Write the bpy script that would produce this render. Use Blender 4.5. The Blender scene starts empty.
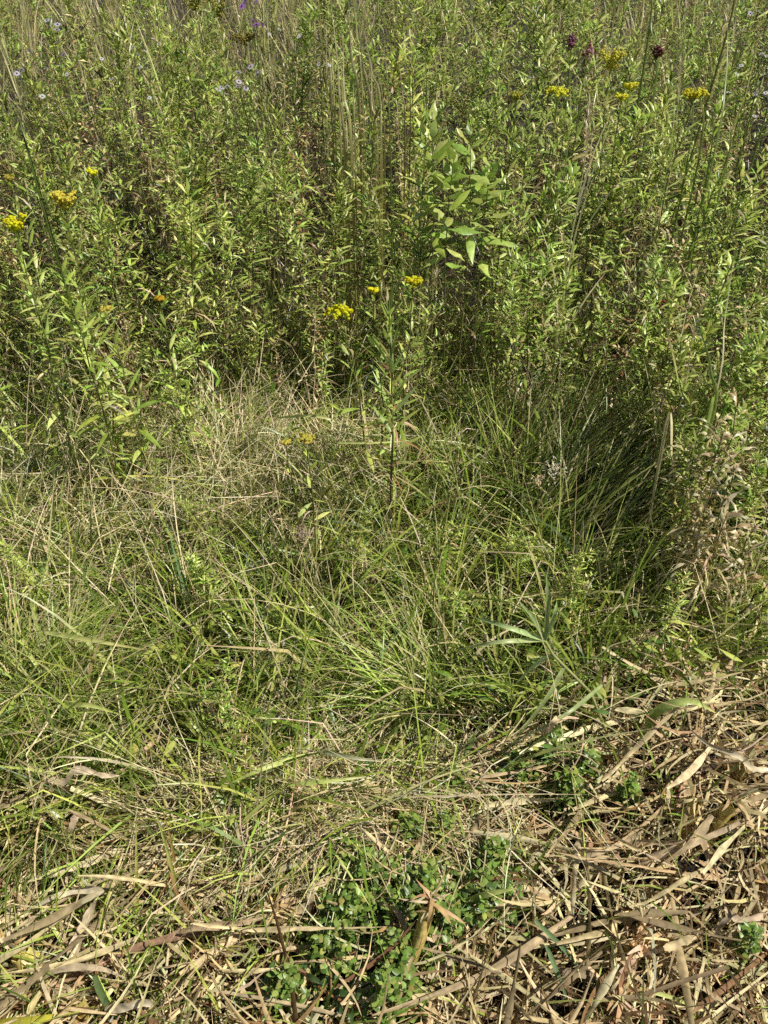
import bpy, math
import numpy as np

R = math.radians
scene = bpy.context.scene
COL = scene.collection
rng = np.random.default_rng(11)
U = lambda a, b, n=None: rng.uniform(a, b, n)

# ------------------------------------------------------------------ camera
CAM_H, PITCH, F_PX = 1.6, 39.0, 773.0
cam_d = bpy.data.cameras.new('camera')
cam = bpy.data.objects.new('camera', cam_d)
COL.objects.link(cam)
cam.location = (0, 0, CAM_H)
cam.rotation_euler = (R(90 - PITCH), 0, 0)
cam_d.sensor_fit = 'VERTICAL'
cam_d.angle = 2 * math.atan(512 / F_PX)
cam_d.clip_start, cam_d.clip_end = 0.02, 2000
scene.camera = cam
cP, sP = math.cos(R(PITCH)), math.sin(R(PITCH))


def ray(px, py):
    u, v = (px - 384) / F_PX, -(py - 512) / F_PX
    return np.array([u, cP + v * sP, -sP + v * cP])


def at_h(px, py, h=0.0):           # the point of the place seen there, at height h
    d = ray(px, py)
    k = (h - CAM_H) / d[2]
    return np.array([d[0] * k, d[1] * k, h])


def at_y(px, py, Y):               # the point of the place seen there, Y metres ahead
    d = ray(px, py)
    k = Y / d[1]
    return np.array([d[0] * k, Y, CAM_H + d[2] * k])


# ------------------------------------------------------------------ light
world = bpy.data.worlds.new('World')
scene.world = world
world.use_nodes = True
nt = world.node_tree
bg = nt.nodes['Background']
sky = nt.nodes.new('ShaderNodeTexSky')
sky.sky_type = 'NISHITA'
sky.sun_disc = False
SUN_EL, SUN_AZ = 56.0, 78.0        # degrees; azimuth to the right of straight behind the camera
sv = np.array([math.cos(R(SUN_EL)) * math.sin(R(SUN_AZ)), -math.cos(R(SUN_EL)) * math.cos(R(SUN_AZ)), math.sin(R(SUN_EL))])
sky.sun_elevation = R(SUN_EL)
sky.sun_rotation = math.atan2(sv[0], sv[1])
nt.links.new(sky.outputs[0], bg.inputs[0])
bg.inputs[1].default_value = 0.05
sl = bpy.data.lights.new('sun', 'SUN')
sl.energy = 5.0
sl.angle = R(0.5)
sl.color = (1.0, 0.965, 0.90)
so = bpy.data.objects.new('sun', sl)
COL.objects.link(so)
from mathutils import Vector
so.rotation_euler = Vector(sv).to_track_quat('Z', 'Y').to_euler()
so.location = tuple(sv * 30)
scene.view_settings.view_transform = 'Standard'
scene.view_settings.look = 'None'
scene.view_settings.exposure = 0
scene.cycles.use_denoising = False
scene.cycles.use_adaptive_sampling = True
scene.cycles.adaptive_threshold = 0.04
scene.cycles.max_bounces = 4
scene.cycles.diffuse_bounces = 2
scene.cycles.transmission_bounces = 2
scene.cycles.glossy_bounces = 2
scene.cycles.caustics_reflective = False
scene.cycles.caustics_refractive = False


# ------------------------------------------------------------------ materials
def leaf_mat(name, trans=0.3, rough=0.45, spec=0.35, mott=0.25, scale=60.0, objvar=0.25):
    m = bpy.data.materials.new(name)
    m.use_nodes = True
    n, l = m.node_tree.nodes, m.node_tree.links
    n.clear()
    out = n.new('ShaderNodeOutputMaterial')
    at = n.new('ShaderNodeAttribute'); at.attribute_name = 'Col'
    geo = n.new('ShaderNodeNewGeometry')
    noi = n.new('ShaderNodeTexNoise'); noi.inputs['Scale'].default_value = scale; noi.inputs['Detail'].default_value = 3
    l.new(geo.outputs['Position'], noi.inputs['Vector'])
    info = n.new('ShaderNodeObjectInfo')
    mr = n.new('ShaderNodeMapRange')
    mr.inputs['From Min'].default_value = 0.25; mr.inputs['From Max'].default_value = 0.75
    mr.inputs['To Min'].default_value = 1 - mott; mr.inputs['To Max'].default_value = 1 + mott
    l.new(noi.outputs['Fac'], mr.inputs['Value'])
    mo = n.new('ShaderNodeMapRange')
    mo.inputs['To Min'].default_value = 1 - objvar; mo.inputs['To Max'].default_value = 1 + objvar
    l.new(info.outputs['Random'], mo.inputs['Value'])
    mul = n.new('ShaderNodeMath'); mul.operation = 'MULTIPLY'
    l.new(mr.outputs[0], mul.inputs[0]); l.new(mo.outputs[0], mul.inputs[1])
    hs = n.new('ShaderNodeHueSaturation')
    mh = n.new('ShaderNodeMapRange')
    mh.inputs['To Min'].default_value = 0.5 - 0.05 * objvar; mh.inputs['To Max'].default_value = 0.5 + 0.05 * objvar
    fr = n.new('ShaderNodeMath'); fr.operation = 'FRACT'
    m7 = n.new('ShaderNodeMath'); m7.operation = 'MULTIPLY'; m7.inputs[1].default_value = 7.31
    l.new(info.outputs['Random'], m7.inputs[0]); l.new(m7.outputs[0], fr.inputs[0]); l.new(fr.outputs[0], mh.inputs['Value'])
    l.new(mh.outputs[0], hs.inputs['Hue'])
    l.new(mul.outputs[0], hs.inputs['Value'])
    l.new(at.outputs['Color'], hs.inputs['Color'])
    pb = n.new('ShaderNodeBsdfPrincipled')
    pb.inputs['Roughness'].default_value = rough
    pb.inputs['Specular IOR Level'].default_value = spec
    l.new(hs.outputs[0], pb.inputs['Base Color'])
    if trans > 0:
        tr = n.new('ShaderNodeBsdfTranslucent')
        l.new(hs.outputs[0], tr.inputs['Color'])
        mx = n.new('ShaderNodeMixShader'); mx.inputs[0].default_value = trans
        l.new(pb.outputs[0], mx.inputs[1]); l.new(tr.outputs[0], mx.inputs[2])
        l.new(mx.outputs[0], out.inputs['Surface'])
    else:
        l.new(pb.outputs[0], out.inputs['Surface'])
    return m


M_LEAF = leaf_mat('green_leaf', 0.36, 0.33, 0.45)
M_GRASS = leaf_mat('grass_blade_surface', 0.30, 0.35, 0.42, 0.2, 40, 0.1)
M_STEM = leaf_mat('stem_surface', 0.0, 0.55, 0.3, 0.3, 90)
M_DRY = leaf_mat('dry_leaf', 0.12, 0.7, 0.2, 0.35, 70, 0.15)
M_FLOWER = leaf_mat('flower_petal', 0.45, 0.6, 0.2, 0.15, 200, 0.12)

ms = bpy.data.materials.new('damp_soil')
ms.use_nodes = True
n, l = ms.node_tree.nodes, ms.node_tree.links
pb = n['Principled BSDF']
pb.inputs['Roughness'].default_value = 0.9
tn = n.new('ShaderNodeTexNoise'); tn.inputs['Scale'].default_value = 30; tn.inputs['Detail'].default_value = 8
tc = n.new('ShaderNodeTexCoord'); l.new(tc.outputs['Object'], tn.inputs['Vector'])
cr = n.new('ShaderNodeValToRGB')
cr.color_ramp.elements[0].position = 0.35; cr.color_ramp.elements[0].color = (0.012, 0.010, 0.006, 1)
cr.color_ramp.elements[1].position = 0.75; cr.color_ramp.elements[1].color = (0.05, 0.036, 0.017, 1)
l.new(tn.outputs['Fac'], cr.inputs[0]); l.new(cr.outputs[0], pb.inputs['Base Color'])
bp = n.new('ShaderNodeBump'); bp.inputs['Strength'].default_value = 0.8; bp.inputs['Distance'].default_value = 0.02
l.new(tn.outputs['Fac'], bp.inputs['Height']); l.new(bp.outputs[0], pb.inputs['Normal'])


# ------------------------------------------------------------------ geometry kit
def vn(x, y, s, seed=0):           # smooth pseudo noise in about 0..1
    r = np.random.default_rng(seed)
    v = 0
    for k in range(5):
        a, p, f = r.uniform(0, 6.28), r.uniform(0, 6.28), r.uniform(0.6, 1.7)
        v = v + np.sin((x * math.cos(a) + y * math.sin(a)) * f / s * 6.28 + p)
    return 0.5 + v / 7.0


def gz(x, y):                      # height of the ground
    x, y = np.asarray(x, float), np.asarray(y, float)
    z = 0.03 * (vn(x, y, 0.9, 5) - 0.5) + 0.05 * (vn(x, y, 2.3, 6) - 0.5)
    z = z + 0.15 * np.exp(-(((x - 0.68) / 0.42) ** 2 + ((y - 0.98) / 0.33) ** 2))
    return z * np.exp(-(np.maximum(0, np.hypot(x, y) - 12) / 10) ** 2)


class Geo:
    def __init__(s): s.V, s.F, s.C, s.n = [], [], [], 0

    def add(s, V, F, C):
        if len(V) == 0: return
        s.V.append(V); s.F.append(F + s.n); s.C.append(C); s.n += len(V)

    def arrays(s):
        return np.concatenate(s.V), np.concatenate(s.F), np.concatenate(s.C)

    def merge(s, arr, loc=(0, 0, 0), rz=0.0, sc=1.0, tint=1.0):
        V, F, C = arr
        c, q = math.cos(rz), math.sin(rz)
        W = np.empty_like(V)
        W[:, 0] = (V[:, 0] * c - V[:, 1] * q) * sc + loc[0]
        W[:, 1] = (V[:, 0] * q + V[:, 1] * c) * sc + loc[1]
        W[:, 2] = V[:, 2] * sc + loc[2]
        s.add(W, F, np.clip(C * tint, 0, 1))


def mesh(name, arr, mat, smooth=True):
    V, F, C = arr
    m = bpy.data.meshes.new(name)
    m.vertices.add(len(V)); m.vertices.foreach_set('co', np.ascontiguousarray(V, np.float32).ravel())
    m.loops.add(F.size); m.loops.foreach_set('vertex_index', np.ascontiguousarray(F, np.int32).ravel())
    m.polygons.add(len(F))
    m.polygons.foreach_set('loop_start', np.arange(0, F.size, 4, dtype=np.int32))
    m.polygons.foreach_set('loop_total', np.full(len(F), 4, np.int32))
    if smooth: m.polygons.foreach_set('use_smooth', np.ones(len(F), bool))
    a = m.color_attributes.new('Col', 'FLOAT_COLOR', 'POINT')
    c4 = np.ones((len(V), 4), np.float32); c4[:, :3] = C
    a.data.foreach_set('color', c4.ravel())
    m.materials.append(mat)
    m.update(calc_edges=True)
    return m


def obj(name, geo, mat, parent=None, smooth=True):
    arr = geo.arrays() if isinstance(geo, Geo) else geo
    o = bpy.data.objects.new(name, mesh(name, arr, mat, smooth))
    COL.objects.link(o)
    if parent is not None: o.parent = parent
    return o


def tag(o, label=None, cat=None, group=None, kind=None):
    if label: o['label'] = label
    if cat: o['category'] = cat
    if group: o['group'] = group
    if kind: o['kind'] = kind
    return o


def thing(name, label, cat, loc, group=None, rz=0.0):
    o = bpy.data.objects.new(name, None)
    COL.objects.link(o)
    o.location = tuple(float(v) for v in loc); o.rotation_euler = (0, 0, rz)
    o.empty_display_size = 0.05
    return tag(o, label, cat, group)


def B(v, N):
    v = np.asarray(v, float)
    return np.broadcast_to(v, (N,)).copy() if v.ndim <= 1 and v.shape != (N, 3) else v


def C3(c, N):
    c = np.asarray(c, float)
    return np.broadcast_to(c, (N, 3)).copy()


PROF = {
    'grass': lambda t: np.clip(0.62 + 1.6 * t, 0, 1) * np.clip(1 - t ** 2.4, 0.03, 1),
    'lance': lambda t: np.clip(np.sin(np.pi * np.clip(t, 0, 1) ** 0.85) ** 0.9, 0.06, 1),
    'ovate': lambda t: np.clip(np.sin(np.pi * np.clip(t, 0, 1) ** 0.65) ** 0.75, 0.06, 1),
    'strip': lambda t: np.clip(np.minimum(0.55 + 3 * t, 1.0) * (1.0 - 0.8 * t ** 3), 0.05, 1),
    'taper': lambda t: np.clip(1 - 0.9 * t, 0.06, 1),
}


def strips(base, az, th, L, W, nseg=4, bend=0, azb=0, tw0=0, tw=0, kt=None, ka=0, prof='grass', c0=(.1, .15, .03), c1=None, fold=0.0, floor=True, wave=0, rag=0.0):
    """N bent, twisted, folded blades or leaves in one go."""
    base = np.asarray(base, float).reshape(-1, 3)
    N = len(base)
    az, th, L, W, bend, azb, tw0, tw, ka = [B(v, N) for v in (az, th, L, W, bend, azb, tw0, tw, ka)]
    tm = (np.arange(nseg) + 0.5) / nseg
    t = np.linspace(0, 1, nseg + 1)
    TH = th[:, None] + bend[:, None] * tm[None] ** 1.3
    if kt is not None:
        TH = TH + np.where(tm[None] > B(kt, N)[:, None], ka[:, None], 0)
    AZ = az[:, None] + azb[:, None] * tm[None]
    d = np.stack([np.sin(TH) * np.cos(AZ), np.sin(TH) * np.sin(AZ), np.cos(TH)], -1)
    P = np.concatenate([np.zeros((N, 1, 3)), np.cumsum(d * (L / nseg)[:, None, None], 1)], 1) + base[:, None, :]
    dn = np.concatenate([d[:, :1], (d[:, 1:] + d[:, :-1]) / 2, d[:, -1:]], 1)
    dn /= np.linalg.norm(dn, axis=-1, keepdims=True) + 1e-9
    AN = az[:, None] + azb[:, None] * t[None]
    s = np.stack([-np.sin(AN), np.cos(AN), np.zeros_like(AN)], -1)
    s = s - dn * (s * dn).sum(-1, keepdims=True)
    s /= np.linalg.norm(s, axis=-1, keepdims=True) + 1e-9
    nrm = np.cross(s, dn)
    a = tw0[:, None] + tw[:, None] * t[None]
    if np.ndim(wave) or wave:
        a = a + B(wave, N)[:, None] * np.sin(t[None] * 9 + az[:, None] * 7)
    ca, sa = np.cos(a)[..., None], np.sin(a)[..., None]
    side = s * ca + nrm * sa
    nr = nrm * ca - s * sa
    w = (W[:, None] * PROF[prof](t)[None] / 2)[..., None]
    if rag: w = w * U(1 - rag, 1 + rag, w.shape)
    if fold:
        X = np.stack([P - side * w + nr * w * fold, P, P + side * w + nr * w * fold], 2)
        k = 3
    else:
        X = np.stack([P - side * w, P + side * w], 2)
        k = 2
    V = X.reshape(-1, 3)
    if floor:
        g = gz(V[:, 0], V[:, 1]) + 0.006
        V[:, 2] = np.maximum(V[:, 2], g + (V[:, 2] - g) * 0.04)
    c0 = C3(c0, N); c1 = c0 if c1 is None else C3(c1, N)
    tt = t[None, :, None]
    C = c0[:, None] * (1 - tt) + c1[:, None] * tt
    C = np.repeat(C[:, :, None, :], k, 2).reshape(-1, 3)
    if rag: C = C * (1 + rng.normal(0, rag * .7, (len(C), 1)))
    C = np.clip(C, 0.004, 0.95)
    idx = np.arange(N)[:, None, None] * ((nseg + 1) * k) + np.arange(nseg)[None, :, None] * k + np.arange(k - 1)[None, None, :]
    F = np.stack([idx, idx + 1, idx + k + 1, idx + k], -1).reshape(-1, 4)
    return V, F, C


def tubes(P, rad, c, ns=5, c1=None):
    """P: (N,K,3) centre lines."""
    P = np.asarray(P, float)
    if P.ndim == 2: P = P[None]
    N, K = P.shape[:2]
    rad = np.broadcast_to(np.asarray(rad, float), (N, K))
    d = np.gradient(P, axis=1)
    d /= np.linalg.norm(d, axis=-1, keepdims=True) + 1e-9
    ref = np.where(np.abs(d[..., 2:3]) > 0.9, np.array([1.0, 0, 0]), np.array([0, 0, 1.0]))
    u = np.cross(d, ref); u /= np.linalg.norm(u, axis=-1, keepdims=True) + 1e-9
    v = np.cross(d, u)
    a = np.arange(ns) / ns * 2 * np.pi
    X = P[:, :, None] + (u[:, :, None] * np.cos(a)[None, None, :, None] + v[:, :, None] * np.sin(a)[None, None, :, None]) * rad[:, :, None, None]
    c = C3(c, N); c1 = c if c1 is None else C3(c1, N)
    t = np.linspace(0, 1, K)[None, :, None]
    C = np.repeat((c[:, None] * (1 - t) + c1[:, None] * t)[:, :, None], ns, 2).reshape(-1, 3)
    i = np.arange(N)[:, None, None] * K * ns + np.arange(K - 1)[None, :, None] * ns + np.arange(ns)[None, None, :]
    j = np.arange(N)[:, None, None] * K * ns + np.arange(K - 1)[None, :, None] * ns + (np.arange(ns)[None, None, :] + 1) % ns
    F = np.stack([i, j, j + ns, i + ns], -1).reshape(-1, 4)
    return X.reshape(-1, 3), F, C


def blobs(P, r, c, squash=0.8):
    """small rounded buds"""
    P = np.asarray(P, float); N = len(P)
    r = B(r, N)
    o = np.array([[x, y, z * squash] for z in (-1, 1) for x, y in ((-1, -1), (1, -1), (1, 1), (-1, 1))], float) * 0.66
    a = U(0, 6.28, N)
    ox = o[None, :, 0] * np.cos(a)[:, None] - o[None, :, 1] * np.sin(a)[:, None]
    oy = o[None, :, 0] * np.sin(a)[:, None] + o[None, :, 1] * np.cos(a)[:, None]
    O = np.stack([ox, oy, np.broadcast_to(o[None, :, 2], ox.shape)], -1)
    V = (P[:, None] + O * r[:, None, None]).reshape(-1, 3)
    faces = np.array([[3, 2, 1, 0], [4, 5, 6, 7], [0, 1, 5, 4], [1, 2, 6, 5], [2, 3, 7, 6], [3, 0, 4, 7]])
    F = (np.arange(N)[:, None, None] * 8 + faces[None]).reshape(-1, 4)
    C = np.repeat(C3(c, N)[:, None], 8, 1).reshape(-1, 3)
    return V, F, C


def vary(c, n, a=0.2, h=0.06):
    c = C3(c, n) * U(1 - a, 1 + a, n)[:, None]
    return np.clip(c * (1 + rng.normal(0, h, (n, 3))), 0.004, 0.95)


def pick(cols, w, n):
    cols = np.array(cols); w = np.array(w, float); w /= w.sum()
    return cols[rng.choice(len(cols), n, p=w)]


# palette (albedos)
G_MID = (0.345, 0.470, 0.078)
G_YEL = (0.540, 0.640, 0.150)
G_LIME = (0.740, 0.790, 0.260)
G_DARK = (0.090, 0.150, 0.022)
G_BLUE = (0.200, 0.300, 0.130)
TAN = (0.68, 0.56, 0.31)
STRAW = (0.74, 0.64, 0.40)
OLIVE = (0.36, 0.33, 0.11)
BROWN = (0.22, 0.125, 0.055)
RUST = (0.28, 0.10, 0.045)
YELLOW = (0.75, 0.64, 0.08)
GOLD = (1.0, 0.88, 0.03)

# ------------------------------------------------------------------ setting: ground
ax = np.unique(np.concatenate([np.linspace(-3.5, 3.5, 141), np.linspace(-14, 14, 57), [-900, -300, -100, -40, -20, 20, 40, 100, 300, 900]]))
ay = np.unique(np.concatenate([np.linspace(-0.5, 5, 111), np.linspace(-12, 16, 57), [-900, -300, -100, -40, -20, 22, 40, 100, 300, 900]]))
gx, gy = np.meshgrid(ax, ay)
V = np.stack([gx, gy, gz(gx, gy)], -1).reshape(-1, 3)
nx, ny = len(ax), len(ay)
i = (np.arange(ny - 1)[:, None] * nx + np.arange(nx - 1)[None]).ravel()
go = obj('ground', (V, np.stack([i, i + 1, i + nx + 1, i + nx], -1), np.full((len(V), 3), .05)), ms)
tag(go, kind='structure')


# zones, as positions on the ground -------------------------------------------------
def wall_front(x):                 # how far ahead the bank of tall weeds begins
    x = np.asarray(x, float)
    y = 2.12 + 0.12 * np.sin(x * 5.1 + 1) + 0.08 * np.sin(x * 11)
    y = y - 0.15 * np.exp(-((x + 1.0) / 0.35) ** 2)
    k = 1 / (1 + np.exp(-(x - 0.76) / 0.04))
    return y * (1 - k) + 1.40 * k


def straw_edge(x):                 # the mown strip of cut cattails lies nearer than this
    x = np.asarray(x, float)
    return 0.775 + 0.05 * np.sin(x * 6) + 0.08 / (1 + np.exp(-(x - 0.05) / 0.1)) + 0.31 / (1 + np.exp(-(x - 0.50) / 0.06))


# ------------------------------------------------------------------ plant generator
def axis_path(base, top, bow=0.0, K=8, wob=0.006):
    base, top = np.asarray(base, float), np.asarray(top, float)
    t = np.linspace(0, 1, K)[:, None]
    L = np.linalg.norm(top - base)
    a = U(0, 6.28)
    P = base * (1 - t) + top * t + np.array([math.cos(a), math.sin(a), 0]) * (bow * L * np.sin(np.pi * t))
    P[1:-1] += rng.normal(0, wob, (K - 2, 3)) * [1, 1, 0.2]
    return P


def on_path(P, s):
    K = len(P)
    f = np.clip(np.asarray(s) * (K - 1), 0, K - 1 - 1e-6)
    i = f.astype(int); q = (f - i)[..., None]
    return P[i] * (1 - q) + P[i + 1] * q


def leaves_on(G, P, n, s0, s1, L, W, th_low, th_top, droop, cols, prof='lance', nseg=3, fold=0.25, dead=0.0, lowscale=1.0, topscale=0.5, deadcol=None, curl=0.0, dens=0.85):
    s = s0 + (s1 - s0) * (np.arange(n) / max(1, n - 1)) ** dens
    u = (s - s0) / (s1 - s0 + 1e-9)
    az = np.arange(n) * 2.4 + U(0, 6.28) + rng.normal(0, 0.35, n)
    p = on_path(P, s)
    ln = L * (lowscale * (1 - u) + topscale * u + 0.35 * np.sin(np.pi * u)) * U(0.75, 1.2, n)
    th = th_low * (1 - u) + th_top * u + rng.normal(0, 0.2, n)
    isd = rng.random(n) < dead * np.clip(1.6 - 1.6 * u, 0.15, 1.6)
    c = cols(n)
    if deadcol is not None: c[isd] = vary(deadcol, isd.sum(), 0.3)
    G.add(*strips(p, az, th + isd * 0.5, ln, W * U(0.8, 1.2, n) * (1 - 0.4 * isd) * (0.6 + 0.4 * ln / L), nseg, droop * U(0.4, 1.4, n) + isd * 0.8, U(-0.4, 0.4, n) + isd * U(-1, 1, n), U(-0.4, 0.4, n), U(-0.6, 0.6, n) * (1 + 2 * isd), prof=prof,
                  c0=c, c1=c * np.where(isd, 1, 1.08)[:, None], fold=fold, floor=False, wave=curl))


def cols_of(lst, w, a=0.2):
    return lambda n: vary(pick(lst, w, n), n, a)


def make_plant(kind, H, lean=(0, 0)):
    """local stem + foliage arrays of one weed."""
    S, Fo = Geo(), Geo()
    top = np.array([lean[0], lean[1], H])
    P = axis_path((0, 0, -0.02), top, U(0, 0.05), 9)
    if kind == 'goldenrod':
        stc = vary([(0.16, 0.15, 0.05), (0.15, 0.085, 0.045), (0.13, 0.16, 0.05)][rng.integers(3)], 1)
        S.add(*tubes(P, np.linspace(0.0034, 0.0014, 9), stc, 5))
        cf = cols_of([G_MID, G_YEL, G_LIME, G_DARK, OLIVE], [4, 4, 2.2, 1.2, .8])
        leaves_on(Fo, P, int(U(80, 104)), 0.20, 1.0, 0.088, 0.0135, 1.75, 0.55, 0.7, cf, dead=0.36, deadcol=TAN, topscale=0.62, dens=0.62)
        for k in range(rng.integers(2, 6)):
            s = U(0.62, 0.92); b = on_path(P, s); a = U(0, 6.28); l = U(0.10, 0.20)
            Q = axis_path(b, b + np.array([math.cos(a) * l * 0.55, math.sin(a) * l * 0.55, l * 0.8]), 0.06, 5, 0.003)
            S.add(*tubes(Q, np.linspace(0.0017, 0.0009, 5), stc, 4))
            leaves_on(Fo, Q, 14, 0.2, 1.0, 0.054, 0.0100, 1.2, 0.5, 0.5, cf, topscale=0.6)
    elif kind == 'aster':
        stc = vary([(0.12, 0.12, 0.045), (0.13, 0.08, 0.04)][rng.integers(2)], 1)
        S.add(*tubes(P, np.linspace(0.003, 0.0012, 9), stc, 5))
        cf = cols_of([G_MID, G_YEL, G_DARK, OLIVE, G_LIME], [4, 4, 1, 2, 1.5])
        leaves_on(Fo, P, 50, 0.12, 1.0, 0.056, 0.0105, 1.6, 0.6, 0.5, cf, dead=0.3, deadcol=(0.36, 0.27, 0.13))
        for k in range(rng.integers(11, 17)):
            s = U(0.3, 0.97); b = on_path(P, s); a = k * 2.4 + U(-.4, .4); l = U(0.12, 0.30) * (1.25 - 0.6 * s)
            Q = axis_path(b, b + np.array([math.cos(a) * l * 0.75, math.sin(a) * l * 0.75, l * 0.75]), 0.08, 5, 0.004)
            S.add(*tubes(Q, np.linspace(0.0015, 0.0007, 5), stc, 4))
            leaves_on(Fo, Q, 18, 0.15, 1.0, 0.040, 0.0088, 1.4, 0.6, 0.4, cf, topscale=0.6, dead=0.12, deadcol=(0.36, 0.27, 0.13))
    elif kind == 'dry':
        stc = vary([BROWN, TAN, (0.14, 0.08, 0.04)][rng.integers(3)], 1)
        S.add(*tubes(P, np.linspace(0.0035, 0.0012, 9), stc, 5))
        cf = cols_of([TAN, BROWN, OLIVE, (0.34, 0.22, 0.10)], [3, 2, 3, 2], 0.3)
        leaves_on(Fo, P, 40, 0.1, 1.0, 0.055, 0.010, 2.1, 0.9, 1.4, cf, curl=0.6, topscale=0.6)
        for k in range(rng.integers(4, 9)):
            s = U(0.5, 0.97); b = on_path(P, s); a = k * 2.4; l = U(0.08, 0.2)
            Q = axis_path(b, b + np.array([math.cos(a) * l * 0.5, math.sin(a) * l * 0.5, l * 0.8]), 0.08, 5, 0.003)
            S.add(*tubes(Q, np.linspace(0.0014, 0.0007, 5), stc, 4))
            leaves_on(Fo, Q, 10, 0.2, 1.0, 0.03, 0.008, 1.5, 0.6, 1.0, cf, curl=0.5)
    elif kind == 'grass':              # tall dry-topped grass stalks with long blades
        S.add(*tubes(P, np.linspace(0.0024, 0.001, 9), vary([TAN, OLIVE, STRAW][rng.integers(3)], 1), 4))
        n = 16
        s = U(0.03, 0.75, n); p = on_path(P, s)
        c = vary(pick([TAN, STRAW, (.46, .48, .17), G_YEL, G_LIME], [2.5, 4, 2.5, 3, 2], n), n)
        Fo.add(*strips(p, U(0, 6.28, n), U(0.05, 0.4, n), U(0.25, 0.5, n), U(0.004, 0.008, n), 6, U(0.1, 0.9, n), U(-.5, .5, n), 0, U(-2, 2, n), c0=c, c1=vary(TAN, n), floor=False))
        n = 60                          # airy seed head
        s = U(0.86, 1.0, n); p = on_path(P, s)
        Fo.add(*strips(p, U(0, 6.28, n), U(0.15, 0.7, n), U(0.02, 0.05, n), 0.003, 2, 0.5, c0=vary((0.60, 0.50, 0.30), n), floor=False))
    return S.arrays(), Fo.arrays()


VAR = {
    'goldenrod': [make_plant('goldenrod', U(0.92, 1.08), rng.normal(0, 0.07, 2)) for _ in range(7)],
    'aster': [make_plant('aster', U(0.9, 1.06), rng.normal(0, 0.08, 2)) for _ in range(7)],
    'dry': [make_plant('dry', U(0.85, 1.05), rng.normal(0, 0.1, 2)) for _ in range(5)],
    'grass': [make_plant('grass', U(0.95, 1.15), rng.normal(0, 0.12, 2)) for _ in range(5)],
}
MESHES = {k: [(mesh('stem', a, M_STEM), mesh('foliage', b, M_DRY if k == 'dry' else (M_GRASS if k == 'grass' else M_LEAF))) for a, b in v] for k, v in VAR.items()}
KINDS = {
    'goldenrod': ('goldenrod_plant', 'goldenrod stalk not in bloom, narrow green leaves, crowded in the weed bank', 'weed', 'flowerless goldenrod stalks in the bank of tall weeds'),
    'aster': ('bushy_weed', 'bushy green weed with many tiny leaves, crowded in the weed bank', 'weed', 'small-leaved bushy weeds in the bank of tall weeds'),
    'dry': ('withered_weed', 'withered brown weed stalk with curled leaves among the green weeds', 'weed', 'withered brown stalks among the tall weeds'),
    'grass': ('tall_grass_stalk', 'tall straw-coloured grass stalk with thin blades behind the weeds', 'grass stalk', 'tall dry grass stalks behind the weeds'),
}

# the crowd of tall weeds: jittered rows from the front of the bank backwards
cells = []
yy = 1.35
while yy < 16:
    step = (0.120 + 0.020 * max(0, yy - 2.5)) * (1.0 if yy < 8.5 else 1.6)
    half = 0.64 * yy + 0.9
    for xx in np.arange(-half, half, step):
        x, y = xx + U(-.5, .5) * step, yy + U(-.5, .5) * step
        if y < wall_front(x): continue
        if vn(x, y, 0.55, 21) < 0.33 or vn(x, y, 0.26, 22) < 0.33: continue
        cells.append((x, y))
    yy += step
for _ in range(46):                # the bank comes forward at the right
    cells.append((U(0.76, 1.35), U(1.40, 2.15)))


def kind_at(x, y):
    r = U(0, 1)
    dryness = 0.13 + 0.14 * (x > 0.6) * (y < 2.6) + 0.10 * (vn(x, y, 0.8, 30) > 0.62)
    far = np.clip((y - 3.7) / 1.6, 0, 1) * (0.60 if x < 0.1 else 0.2)
    gr = 0.08 + far
    if r < gr: return 'grass'
    if r < gr + dryness * (1 - far): return 'dry'
    return 'goldenrod' if vn(x, y, 0.7, 31) + U(-.25, .25) > 0.47 else 'aster'


crowd = []
for x, y in cells:
    k = kind_at(x, y)
    h = 0.80 + 0.10 * np.clip(y - 2.3, 0, 3.5) + rng.normal(0, 0.09)
    if y - wall_front(x) < 0.35: h *= U(0.55, 0.95)
    if x > 0.7 and y < 2.2: h = U(0.40, 0.62) + 0.35 * (y - 1.4)
    if k == 'grass': h *= 1.12
    h *= 0.80 + 0.36 * vn(x, y, 0.42, 77)
    crowd.append((x, y, k, h))
crowd.sort(key=lambda q: q[1])
n_seen = {k: 0 for k in KINDS}
rest = {k: Geo() for k in KINDS}
n_rest = 0
for x, y, k, h in crowd:
    i = int(rng.integers(len(VAR[k])))
    rz = U(0, 6.28)
    z = float(gz(x, y))
    u = (x / max(0.1, math.hypot(y, 0.0))) if y > 0 else 9
    in_view = abs(x) < 0.60 * math.hypot(y, CAM_H - 0.5) + 0.05
    lim = {'goldenrod': 170, 'aster': 170, 'dry': 60, 'grass': 30}[k]
    if in_view and n_seen[k] < lim:
        n_seen[k] += 1
        nm, lb, ct, gr = KINDS[k]
        o = thing(nm, lb, ct, (x, y, z), gr, rz)
        o.scale = (h, h, h)
        for pn, m in zip(('stem', 'foliage'), MESHES[k][i]):
            c = bpy.data.objects.new(pn, m); COL.objects.link(c); c.parent = o
    else:
        n_rest += 1
        for a in VAR[k][i]:
            rest[k].merge(a, (x, y, z), rz, h, U(0.8, 1.2))
for k, nm, m in (('goldenrod', 'tall_weeds', M_LEAF), ('aster', 'bushy_weeds', M_LEAF), ('dry', 'withered_weeds', M_DRY), ('grass', 'tall_grass', M_GRASS)):
    if rest[k].n:
        tag(obj(nm, rest[k], m), {'goldenrod': 'mass of green goldenrod stalks farther back in the weed bank', 'aster': 'mass of bushy green weeds farther back in the weed bank', 'dry': 'withered brown stalks scattered farther back in the bank', 'grass': 'tall straw-coloured grass at the back of the meadow'}[k], 'weeds' if k != 'grass' else 'grass', kind='stuff')
print('crowd', n_seen, n_rest)

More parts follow.
